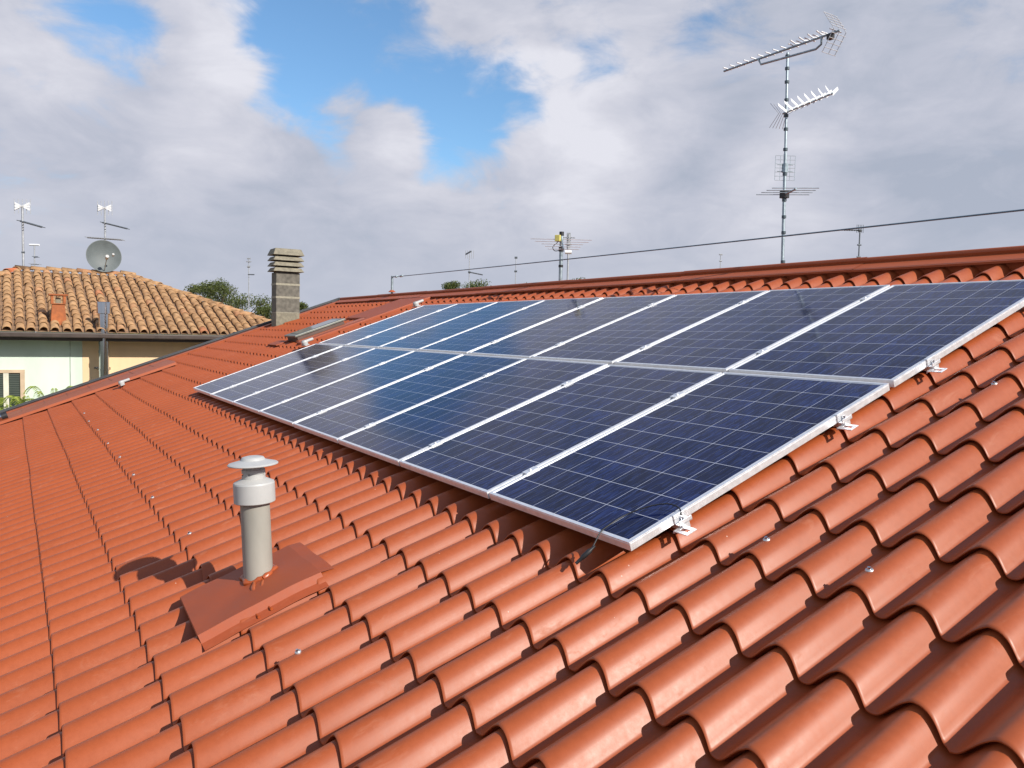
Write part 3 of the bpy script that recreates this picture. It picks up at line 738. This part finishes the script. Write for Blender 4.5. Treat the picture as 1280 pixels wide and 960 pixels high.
# horizontal line / string course and cable
mb=MB(); mb.box((XW,YCL+.5,EZ-.47),(XW+.015,yb_,EZ-.43)); npart(mb,'string_course',M_GREEN)
mb=MB(); mb.box((XW,yb_+.01,EZ-.47),(XW+.015,YC-.5,EZ-.43)); npart(mb,'string_course',M_YEL)
yl=atX(88,470,XW).y; mb=MB(); mb.tube([(XW+.01,yl,EZ-.2),(XW+.01,yl,GZ)],.008,6); npart(mb,'wall_cable',plain('pale_cable',(.40,.46,.42),.7))
# window
w0=atX(-17,462,XW); w1=atX(31,462,XW); wz1=w1.z; wz0=wz1-1.35
M_FRM=plain('beige_frame',(.50,.38,.26),.6); M_FRM2=plain('pale_sill',(.62,.60,.50),.7)
mb=MB(); 
for a,b in (((w0.y-.0,wz1-.07),(w1.y,wz1)),((w0.y,wz0),(w1.y,wz0+.06)),((w1.y-.09,wz0+.062),(w1.y-.002,wz1-.072)),((w0.y+.002,wz0+.062),(w0.y+.09,wz1-.072))):
    mb.box((XW+.001,a[0],a[1]),(XW+.05,b[0],b[1]))
wn=npart(mb,'window',M_FRM)
bpy.context.view_layer.update()
ym=(w0.y+w1.y)/2
mb=MB(); mb.box((XW+.002,w0.y+.09,wz0+.06),(XW+.012,w1.y-.09,wz1-.07)); o=mb.build('pane',M_WIN,wn)
mb=MB(); mb.box((XW+.003,ym-.05,wz0+.06),(XW+.04,ym+.05,wz1-.07)); mb.build('mullion',M_FRM2,wn)
mb=MB()
for k in range(14): mb.box((XW+.013,w0.y+.1,wz1-.12-.04*k),(XW+.017,w1.y-.1,wz1-.095-.04*k))
mb.build('blind',plain('grey_blind',(.05,.065,.055),.6),wn)
# terracotta chimney pot on the neighbour's roof
def roof_n(px,py):    # intersect with neighbour's roof plane
    d=(px-640)/FPX*ax[0]+(py-480)/FPX*ax[1]+ax[2]; P0=Vector((XE_,0,EZ)); s=(P0-CW).dot(nd)/d.dot(nd); return CW+d*s
M_TERR=plain('terracotta',(.34,.105,.035),.85,0,.25,12,.2)
b=roof_n(73,403)
cpot=thing('chimney','small terracotta chimney with a flat tile cap on the old clay roof','chimney',b)
def tt(z0,z1,w0,w1,name,m,par):
    mb=MB(); vs=[]
    for z,w in ((z0,w0),(z1,w1)): vs+=[(-w/2,-w/2,z),(w/2,-w/2,z),(w/2,w/2,z),(-w/2,w/2,z)]
    mb.add(vs,[(3,2,1,0),(4,5,6,7),(0,1,5,4),(1,2,6,5),(2,3,7,6),(3,0,4,7)]); return bevel(mb.build(name,m,par),.008)
tt(-.2,.40,.34,.25,'stack',M_TERR,cpot); tt(.405,.425,.30,.30,'ledge',M_TERR,cpot)
for sx in (-1,1):
    for sy in (-1,1): mb=MB(); mb.box((sx*.12-.025,sy*.12-.025,.425),(sx*.12+.025,sy*.12+.025,.60)); mb.build('pillar',M_TERR,cpot)
mb=MB(); mb.box((-.05,-.05,.425),(.05,.05,.55)); mb.build('flue_liner',M_CONCL,cpot)
mb=MB(); mb.box((-.17,-.19,.60),(.17,.19,.635)); bevel(mb.build('cap',M_TERR,cpot),.006)
# stainless flue in front of the yellow wall
pf=atX(130,440,XW+.45); ztop=atX(130,377.5,XW+.45).z
fl=thing('steel_flue','shiny stainless steel flue rising past the eave of the yellow wall','flue',Vector((pf.x,pf.y,GZ)))
H=ztop-GZ
mb=MB(); mb.lathe([(.105,0),(.105,H-1.15),(.115,H-1.15),(.115,H-1.09),(.105,H-1.09),(.105,H-.27)],I4,24); mb.build('pipe',M_STEEL,fl)
mb=MB(); mb.lathe([(.107,H-.27),(.145,H-.26),(.145,H-.01),(.135,H),(.0,H-.01)],I4,24); mb.build('cowl',M_STEEL,fl)
for z in (H-1.55,H-.95,H-2.1): mb=MB(); mb.lathe([(.106,z),(.112,z),(.112,z+.04),(.106,z+.04)],I4,24); mb.build('pipe_band',M_STEEL,fl)
mb=MB()
for z in (H-1.53,): 
    mb.box((-.45,-.17,z),(-.43,.17,z+.04)); mb.box((-.44,-.13,z),(0,-.11,z+.03)); mb.box((-.44,.11,z),(0,.13,z+.03))
mb.build('wall_bracket',M_STEEL,fl)
# satellite dish at the ridge
ds=atX(130,320,XRG+.1); 
dt=thing('satellite_dish','grey satellite dish on a short pole at the far roof ridge','satellite dish',Vector((ds.x,ds.y,RZ)))
face=(CW-ds); face=Vector((face.x,face.y+4,face.z+5)).normalized()
q=face.to_track_quat('Z','Y').to_matrix().to_4x4(); DM=Matrix.Translation((0,0,ds.z-RZ))@q
M_DISH=plain('grey_dish',(.095,.115,.12),.55,.0,.12,5)
mb=MB(); R_=.435
pr=[(0,-.09)]+[(R_*k/8,-.09+.09*(k/8)**2) for k in range(1,9)]+[(R_+.012,.0),(R_+.012,-.012),(R_-.01,-.02)]+[(R_*k/8,-.10+.09*(k/8)**2) for k in range(7,0,-1)]+[(0,-.10)]
mb.lathe(pr,DM,40); mb.build('dish',M_DISH,dt)
mb=MB(); mb.tube([DM@Vector((0,-.42,-.02)),DM@Vector((0,-.12,.42))],.012,6); 
mb.build('feed_arm',M_GALV,dt)
mb=MB(); mb.tube([DM@Vector((-.0,-.14,.38)),DM@Vector((0,-.10,.50))],.045,10); mb.tube([DM@Vector((.16,-.05,.36)),DM@Vector((.16,-.02,.44))],.03,8); mb.build('receiver',M_WHITE,dt)
mb=MB(); mb.tube([(-.12,0,-.2),(-.12,0,ds.z-RZ)],.025,8); mb.tube([(-.12,0,ds.z-RZ),DM@Vector((0,0,-.1))],.025,8); mb.build('pole',M_GALV,dt)
# aerials on the neighbour's roof
DR=(CW.x-XRG)/1.0
def dep(X,px): return (atX(px,400,X)-CW).dot(ax[2])
far_mast(28,258,dep(XRG,28),RZ-.1,'striped mast with a bright bow aerial, leftmost on the neighbour\'s ridge',[('bow',0,9,6,M_ALUW),('grid',0,10,9,M_FAR,1.0),('bar',18,3,24,M_FARD,1.2,7),('blob',57,1.5,1.5,M_FARD)],r=.028,group='aerials on the neighbour\'s roof')
far_mast(131,260,dep(XRG-.4,131),RZ-.3,'mast with a bright bow aerial rising behind the satellite dish',[('bow',0,8,5,M_ALUW),('grid',0,9,9,M_FAR,1.0),('bar',18,3,28,M_FARD,1.0,7),('bar',37,22,22,M_FAR,1.0,2)],r=.026,group='aerials on the neighbour\'s roof')
far_mast(43,306,dep(XRG-6,43),RZ-2.6,'short mast with a pale flat aerial behind the neighbour\'s ridge',[('blob',0,6,1.2,M_ALUW),('bar',15,1,4,M_FARD,.8),('bar',24,5,6,M_FAR,.7)],r=.02,group='aerials on the neighbour\'s roof')
# ------------------------------------------------------------------ far houses under the far aerials
M_FRW=plain('far_wall',(.45,.38,.30),.9); M_FRR=plain('far_roof',(.32,.14,.08),.9)
def far_house(cx,cy,wx,wy,he,hr,lab):
    t=thing('distant_house',lab,'house',Vector((cx,cy,GZ)),'houses beyond the ridge')
    mb=MB(); mb.box((-wx/2,-wy/2,0),(wx/2,wy/2,he)); mb.build('wall',M_FRW,t)
    mb=MB(); a,b=wx/2+.5,wy/2+.5; mb.add([(-a,-b,he),(a,-b,he),(a,b,he),(-a,b,he),(-a*.5,0,hr),(a*.5,0,hr)],[(0,1,5,4),(2,3,4,5),(1,2,5),(3,0,4),(3,2,1,0)]); mb.build('roof',M_FRR,t)
    for k in (-1,0,1): mb=MB(); mb.box((k*wx*.28-.5,-wy/2-.03,he-2),(k*wx*.28+.5,-wy/2-.002,he-.7)); mb.build('window',M_WIN,t)
def house_under(px,depth,lab,top=-.2,w=11):
    p=at(px,400,depth); far_house(p.x,p.y,w,9,top-GZ-1.6,top-GZ,lab)
house_under(587,50,'distant tiled house hidden behind the ridge below a twin masted aerial')
house_under(710,42,'distant tiled house hidden behind the mid ridge')
house_under(900,60,'distant tiled house hidden behind the ridge to the right')
house_under(1074,36,'distant tiled house hidden behind the right part of the ridge')
house_under(311,46,'distant tiled house hidden behind the neighbour\'s roof')
zb=-.6
far_mast(311,323,46,zb,'thin pale mast between the trees and the chimney',[('bar',4,3,3,M_FAR,.7),('blob',0,2.2,1.,M_FAR),('blob',10,1.6,1.6,M_FAR),('bar',20,1,7,M_FARD,.7)],r=.03)
far_mast(587,318,50,zb,'thin mast with a dark slanted head and a low side arm',[('bar',0,5,2,M_FARD,1.0,-4),('grid',0,5,5,M_FAR,.6),('blob',22,1.4,1.4,M_FARD),('bar',22,0,17,M_FARD,.8,3)],r=.025)
far_mast(645,322,62,zb,'faintest thin mast left of the post with the yellow box',[('blob',0,1.8,1.3,M_FARD),('blob',17,1.8,1.2,M_FARD)],r=.03)
far_mast(711,293,42,zb,'pale lattice mast just right of the post with the yellow box',[('bar',4,8,8,M_FAR,.7),('bar',12,4,4,M_FAR,1.2),('blob',22,4,2.5,M_ALUW),('grid',8,2,10,M_FAR,1.0)],r=.05)
far_mast(901,318,60,zb,'tiny pale mast left of the tall aerial mast',[('blob',0,2,1,M_FAR),('blob',8,1.5,1,M_FAR)],r=.03)
far_mast(1075,288,36,zb,'dark thin mast with a side boom to the left, right of the tall aerial mast',[('blob',0,2,1.8,M_FARD),('bar',0,22,0,M_FARD,.7,0),('grid',-2,4,5,M_FARD,.6),('blob',18,2.4,1,M_FARD),('blob',33,2.4,1,M_FARD)],r=.03,m=M_FARD)
far_mast(825,347,40,zb,'low dark aerial tip just above the ridge',[('bar',0,8,3,M_FARD,.8),('blob',0,2,1.2,M_FARD)],r=.025,m=M_FARD)
# ------------------------------------------------------------------ trees
def leaf_mat(name,a,b,c):
    M,n,l,p=mat(name)
    at_=n.new('ShaderNodeAttribute'); at_.attribute_name='tint'
    r=ramp(n,[(0,a),(.5,b),(1,c)]); l.new(at_.outputs['Fac'],r.inputs['Fac']); l.new(r.outputs['Color'],p.inputs['Base Color'])
    p.inputs['Roughness'].default_value=.6; p.inputs['Specular IOR Level'].default_value=.3
    tr=n.new('ShaderNodeBsdfTranslucent'); l.new(r.outputs['Color'],tr.inputs['Color'])
    mx=n.new('ShaderNodeMixShader'); mx.inputs[0].default_value=.3; l.new(p.outputs[0],mx.inputs[1]); l.new(tr.outputs[0],mx.inputs[2])
    l.new(mx.outputs[0],n['Material Output'].inputs['Surface']); return M
M_LEAF=leaf_mat('tree_leaves',(.035,.055,.015),(.10,.13,.035),(.20,.22,.07))
M_LEAFY=leaf_mat('yellow_green_leaves',(.12,.18,.03),(.25,.33,.05),(.45,.50,.10))
M_BARK=plain('bark',(.09,.07,.05),.95,0,.3,8,.5)
def tree(px,py_top,depth,wpx,hpx,label,dens=1.0,lm=None,name='tree',group='trees beyond the houses',zb=GZ,seed=0,cat='tree'):
    rg=np.random.default_rng(seed+int(px)*7)
    p=at(px,py_top,depth); s=depth/FPX; R=wpx*s/2; Hc=hpx*s
    t=thing(name,label,cat,Vector((p.x,p.y,zb)),group); H=p.z-zb
    mb=MB(); top_=Vector((0,0,H-Hc*.35)); mb.tube([(0,0,0),(.05*R,0,(H-Hc)*.6),top_],[.06*H**.8*.5+.05,.10,.03],8)
    cl=[]
    for k in range(9):
        a=rg.uniform(0,2*math.pi); rr=R*rg.uniform(.25,.8); z=H-Hc*rg.uniform(.15,.85)
        e=Vector((rr*math.cos(a),rr*math.sin(a),z)); cl.append((e,R*rg.uniform(.25,.45)))
        st=Vector((0,0,H-Hc*rg.uniform(.8,1.15))); mb.tube([st,(st+e)/2+Vector((0,0,.1*R)),e],[.06,.035,.012],5)
    cl.append((Vector((R*.15,R*.1,H-R*.30)),R*.30)); cl.append((Vector((-R*.35,0,H-R*.38)),R*.28)); cl.append((Vector((R*.2,-R*.45,H-R*.42)),R*.3))
    mb.build('trunk',M_BARK,t)
    V=[];F=[];T=[]
    N=int(1500*dens)
    ls=max(.05,1.3*s)
    for c,r in cl:
        for _ in range(N//len(cl)):
            d=rg.normal(size=3); d/=np.linalg.norm(d); q=np.array(c)+d*r*(.25+1.15*rg.random()**.8)*np.array([1.15,1.15,.8])
            u=rg.normal(size=3); u/=np.linalg.norm(u); v=np.cross(u,rg.normal(size=3)); v/=np.linalg.norm(v); a_=ls*rg.uniform(.5,1.2)
            o=len(V); V+= [tuple(q-u*a_),tuple(q-v*a_*.45),tuple(q+u*a_),tuple(q+v*a_*.45)]; F.append((o,o+1,o+2,o+3)); T.append(float(np.clip(rg.normal(.5,.25),0,1)))
    me=bpy.data.meshes.new('crown'); me.from_pydata(V,[],F); a_=me.attributes.new('tint','FLOAT','FACE'); a_.data.foreach_set('value',T); me.materials.append(lm or M_LEAF)
    o=bpy.data.objects.new('crown',me); COL.objects.link(o); o.parent=t
tree(251,353,48,46,54,'green tree behind the neighbour\'s hip, leftmost of the tree clump',2.6,seed=1)
tree(272,348,46,52,62,'tallest green tree in the clump behind the neighbour\'s hip',3.2,seed=2)
tree(303,366,50,66,44,'broad low green tree left of the chimney',3.4,seed=3)
tree(334,381,44,36,34,'low green tree touching the chimney\'s left side',2.4,seed=4)
tree(376,377,45,28,30,'small round green tree just right of the chimney',2.4,seed=5)
for i,(px,py,w,lab) in enumerate([(566,351,14,'tree top behind the ridge, leftmost of the mid ridge tree tops'),(598,349,22,'small tree top behind the ridge left of the post with the yellow box'),(720,347,20,'tree top behind the ridge right of the post with the yellow box'),(400,383,10,'tiny tree top right of the chimney by the roof corner'),(655,354,14,'faint tree top behind the ridge just left of the thick post')]):
    tree(px,py,75,w*2.6,85,lab,4,seed=10+i)
for i,(px,d_) in enumerate([(150,90),(210,100),(450,110),(820,95),(980,105),(1150,90)]):
    tree(px,393,d_,75,60,['tree hidden behind the neighbour\'s house','second tree hidden behind the neighbour\'s house','far tree hidden behind the ridge above the array','far tree hidden behind the ridge at mid right','far tree hidden behind the ridge below the tall aerial','far tree hidden behind the ridge at the right'][i],3,seed=30+i)
# yellow-green shrub in front of the green wall, long arching fronds
def shrub(px,py,X,label,n=26,spread=1.0,seed=0):
    rg=np.random.default_rng(seed); p=atX(px,py,X); t=thing('arching_shrub',label,'shrub',Vector((p.x,p.y,GZ)),'shrubs below the green wall'); H=p.z-GZ
    mb=MB(); mb.tube([(0,0,0),(0,0,H-.7)],[.08,.04],7); mb.build('stem',M_BARK,t)
    V=[];F=[];T=[]
    for k in range(n):
        a=rg.uniform(0,2*math.pi); L=rg.uniform(.5,1.0)*spread; hh=rg.uniform(.35,.8)
        for j in range(26):
            u=j/25; q=np.array([math.cos(a)*L*u,math.sin(a)*L*u,H-.75+hh*math.sin(u*2.2)])
            for sg in (-1,1):
                w=.13*(1-.6*u); s_=np.array([-math.sin(a),math.cos(a),0])*sg; f_=np.array([math.cos(a),math.sin(a),0])
                o=len(V); V+=[tuple(q),tuple(q+s_*w*.5+f_*.03+[0,0,.01]),tuple(q+s_*w+f_*.06-[0,0,.04]),tuple(q+s_*w*.5+f_*.0)]; F.append((o,o+1,o+2,o+3)); T.append(float(rg.uniform(.2,1)))
    me=bpy.data.meshes.new('fronds'); me.from_pydata(V,[],F); a_=me.attributes.new('tint','FLOAT','FACE'); a_.data.foreach_set('value',T); me.materials.append(M_LEAFY)
    o=bpy.data.objects.new('fronds',me); COL.objects.link(o); o.parent=t
shrub(66,485,XW+1.2,'yellow-green arching shrub tip right of the green wall window',22,.7,1)
shrub(38,494,XW+1.5,'low yellow-green shrub below the right corner of the window',20,.6,2)
shrub(12,500,XW+1.0,'bright yellow-green shrub directly below the window',24,.7,3)
# ------------------------------------------------------------------ ground
M_GR,n,l,p=mat('ground_mix')
tc=n.new('ShaderNodeTexCoord'); nz=n.new('ShaderNodeTexNoise'); nz.inputs['Scale'].default_value=.08; nz.inputs['Detail'].default_value=8; l.new(tc.outputs['Object'],nz.inputs['Vector'])
r=ramp(n,[(.4,(.05,.075,.025)),(.55,(.09,.10,.05)),(.62,(.16,.14,.11))]); l.new(nz.outputs['Fac'],r.inputs['Fac']); l.new(r.outputs['Color'],p.inputs['Base Color']); p.inputs['Roughness'].default_value=.95
mb=MB(); mb.add([(-1200,-1200,GZ),(1200,-1200,GZ),(1200,1200,GZ),(-1200,1200,GZ)],[(0,1,2,3)]); tag(mb.build('ground',M_GR),kind='structure')
M_PAV=plain('courtyard_paving',(.28,.26,.23),.9,0,.15,1.5)
mb=MB(); mb.add([(XW,-9,GZ+.004),(XL+.3,-9,GZ+.004),(XL+.3,9,GZ+.004),(XW,9,GZ+.004)],[(0,1,2,3)]); tag(mb.build('courtyard',M_PAV),kind='structure')
# ------------------------------------------------------------------ sun and sky
sd3=S.to_3x3()@Vector((.795,.445,.425)); sd3.normalize()
el=math.asin(sd3.z); az=math.atan2(sd3.x,sd3.y)
EXPO=.4
sun=bpy.data.lights.new('sun','SUN'); sun.energy=4.2; sun.angle=rad(.53); sun.color=(1,.93,.83)
so=bpy.data.objects.new('sun',sun); COL.objects.link(so); so.rotation_euler=sd3.to_track_quat('Z','Y').to_euler(); so.location=(0,0,30)
w=bpy.data.worlds.new('World'); sc.world=w; w.use_nodes=True; n=w.node_tree.nodes; l=w.node_tree.links; n.clear()
out=n.new('ShaderNodeOutputWorld'); bg=n.new('ShaderNodeBackground'); bg.inputs['Strength'].default_value=.1; l.new(bg.outputs[0],out.inputs[0])
sky=n.new('ShaderNodeTexSky'); sky.sky_type='NISHITA'; sky.sun_disc=False; sky.sun_elevation=el; sky.sun_rotation=az; sky.air_density=1.0; sky.dust_density=.6; sky.ozone_density=2.0
tc=n.new('ShaderNodeTexCoord'); D=tc.outputs['Generated']
def vm(op,a,b=None):
    x=n.new('ShaderNodeVectorMath'); x.operation=op
    for i,v in enumerate((a,b)):
        if v is None: continue
        if isinstance(v,(tuple,Vector)): x.inputs[i].default_value=tuple(v)
        else: l.new(v,x.inputs[i])
    return x
mt=lambda op,a,b=None,c=None: math_node(n,l,op,a,b,c)
def noise(vec,scale,detail,rough,dist=0,off=(0,0,0)):
    o_=vm('ADD',vec,off); x=n.new('ShaderNodeTexNoise'); x.inputs['Scale'].default_value=scale; x.inputs['Detail'].default_value=detail; x.inputs['Roughness'].default_value=rough; x.inputs['Distortion'].default_value=dist; l.new(o_.outputs[0],x.inputs['Vector']); return x.outputs['Fac']
stv=vm('MULTIPLY',D,(1,1,2.1)).outputs[0]
n_big=noise(stv,3.4,7,.56,.35,(3.1,.7,1.2)); n_fine=noise(stv,9,9,.60,.45,(7,2,5)); n_sh=noise(stv,3.6,7,.52,.2,(1.3,9.2,4.4))
dens=mt('ADD',mt('MULTIPLY',n_big,.42),mt('MULTIPLY',mt('SUBTRACT',n_fine,.08),.62))        # ~.44 mean
dens=mt('ADD',dens,.12)
# openings in the cloud deck, by direction; and thick places
wob=noise(stv,5.5,5,.6,.4,(5,5,5)); wobv=n.new('ShaderNodeTexNoise'); wobv.inputs['Scale'].default_value=6; wobv.inputs['Detail'].default_value=5; l.new(stv,wobv.inputs['Vector'])
wv=vm('SCALE',vm('SUBTRACT',wobv.outputs['Color'],(.5,.5,.5)).outputs[0]); wv.inputs['Scale'].default_value=.16
Dw=vm('ADD',D,wv.outputs[0]).outputs[0]
def blob(px,py,rpx,wt):
    dv=((px-640)/FPX*ax[0]+(py-480)/FPX*ax[1]+ax[2]).normalized()
    ds=vm('DISTANCE',Dw,tuple(dv)).outputs['Value']
    g=n.new('ShaderNodeMapRange'); g.interpolation_type='SMOOTHSTEP'; l.new(ds,g.inputs['Value']); g.inputs['From Min'].default_value=0; g.inputs['From Max'].default_value=rpx/FPX*1.5; g.inputs['To Min'].default_value=wt; g.inputs['To Max'].default_value=0
    return g.outputs[0]
for b in [(125,40,66,-.20),(95,2,55,-.16),(160,75,40,-.12),(350,20,72,-.28),(400,75,72,-.26),(455,38,66,-.24),(500,60,55,-.14),(365,130,55,-.22),(570,105,66,-.26),(605,150,75,-.28),(590,215,55,-.20),(520,95,36,-.14),(395,170,50,-.14),(655,130,46,-.16),(865,30,50,-.16),(745,70,46,-.10),(690,50,40,-.10),(1245,60,55,-.08),(85,150,60,-.12),(25,140,50,-.10),(950,95,46,-.10),(420,205,46,-.12),(300,195,40,-.08),(850,120,40,-.06),(1190,75,45,-.06),
          (45,80,70,.10),(270,45,55,.14),(240,150,80,.06),(520,165,50,.14),(560,15,50,.10),(690,90,45,.06),(1100,200,220,.10),(850,220,160,.1),(200,280,240,.10),(640,300,240,.10),(1000,330,260,.08)]:
    dens=mt('ADD',dens,blob(b[0],b[1],b[2],b[3]*(.85 if b[3]<0 else 1)))
lit=None
for b in [(60,90,90,.22),(285,45,80,.24),(250,160,100,.18),(525,165,70,.24),(560,20,70,.2),(700,90,90,.2),(760,180,110,.16),(1010,40,130,.14),(640,60,50,.2),(450,310,120,.06),(980,300,110,.12),
          (1200,200,150,-.13),(1080,270,110,-.06),(100,190,80,-.05),(150,290,110,.0),(330,250,90,-.06),(880,190,80,-.12),(620,240,90,-.06)]:
    g=blob(*b); lit=g if lit is None else mt('ADD',lit,g)
cov=n.new('ShaderNodeMapRange'); cov.interpolation_type='SMOOTHSTEP'; l.new(dens,cov.inputs['Value']); cov.inputs['From Min'].default_value=.32; cov.inputs['From Max'].default_value=.60
sepd=n.new('ShaderNodeSeparateXYZ'); l.new(D,sepd.inputs[0])
# fewer clouds overhead, closed veil at the horizon
hz=n.new('ShaderNodeMapRange'); hz.interpolation_type='SMOOTHSTEP'; l.new(sepd.outputs[2],hz.inputs['Value']); hz.inputs['From Min'].default_value=.0; hz.inputs['From Max'].default_value=.17; hz.inputs['To Min'].default_value=.9; hz.inputs['To Max'].default_value=0
ov=n.new('ShaderNodeMapRange'); l.new(sepd.outputs[2],ov.inputs['Value']); ov.inputs['From Min'].default_value=.42; ov.inputs['From Max'].default_value=.75; ov.inputs['To Min'].default_value=1; ov.inputs['To Max'].default_value=.2
cv=mt('MULTIPLY',mt('MAXIMUM',cov.outputs[0],hz.outputs[0]),ov.outputs[0])
K=10/(2**EXPO)
def kc(c): return tuple(x*K for x in c)
shd=n.new('ShaderNodeMapRange'); l.new(mt('ADD',lit,mt('ADD',mt('MULTIPLY',n_sh,.9),mt('MULTIPLY',mt('SUBTRACT',n_fine,.45),.55))),shd.inputs['Value']); shd.inputs['From Min'].default_value=.26; shd.inputs['From Max'].default_value=.76
cr_=ramp(n,[(0,kc((.42,.465,.57))),(.35,kc((.535,.56,.66))),(.7,kc((.66,.67,.755))),(1,kc((.78,.785,.86)))])
l.new(shd.outputs[0],cr_.inputs['Fac'])
# lower sky is greyer
lowf=n.new('ShaderNodeMapRange'); lowf.interpolation_type='SMOOTHSTEP'; l.new(sepd.outputs[2],lowf.inputs['Value']); lowf.inputs['From Min'].default_value=.0; lowf.inputs['From Max'].default_value=.2; lowf.inputs['To Min'].default_value=.65; lowf.inputs['To Max'].default_value=0
cc_=mixc(n,l,lowf.outputs[0],cr_.outputs['Color'],kc((.49,.53,.63)))
skyc=n.new('ShaderNodeMix'); skyc.data_type='RGBA'; skyc.blend_type='MULTIPLY'; skyc.inputs[0].default_value=1; l.new(sky.outputs[0],skyc.inputs[6]); skyc.inputs[7].default_value=(.92,1.16,1.28,1)
l.new(mixc(n,l,cv,skyc.outputs[2],cc_),bg.inputs['Color'])
w.cycles.sampling_method='AUTOMATIC'
vs_=sc.view_settings; vs_.view_transform='Standard'; vs_.look='None'; vs_.exposure=EXPO; vs_.gamma=1
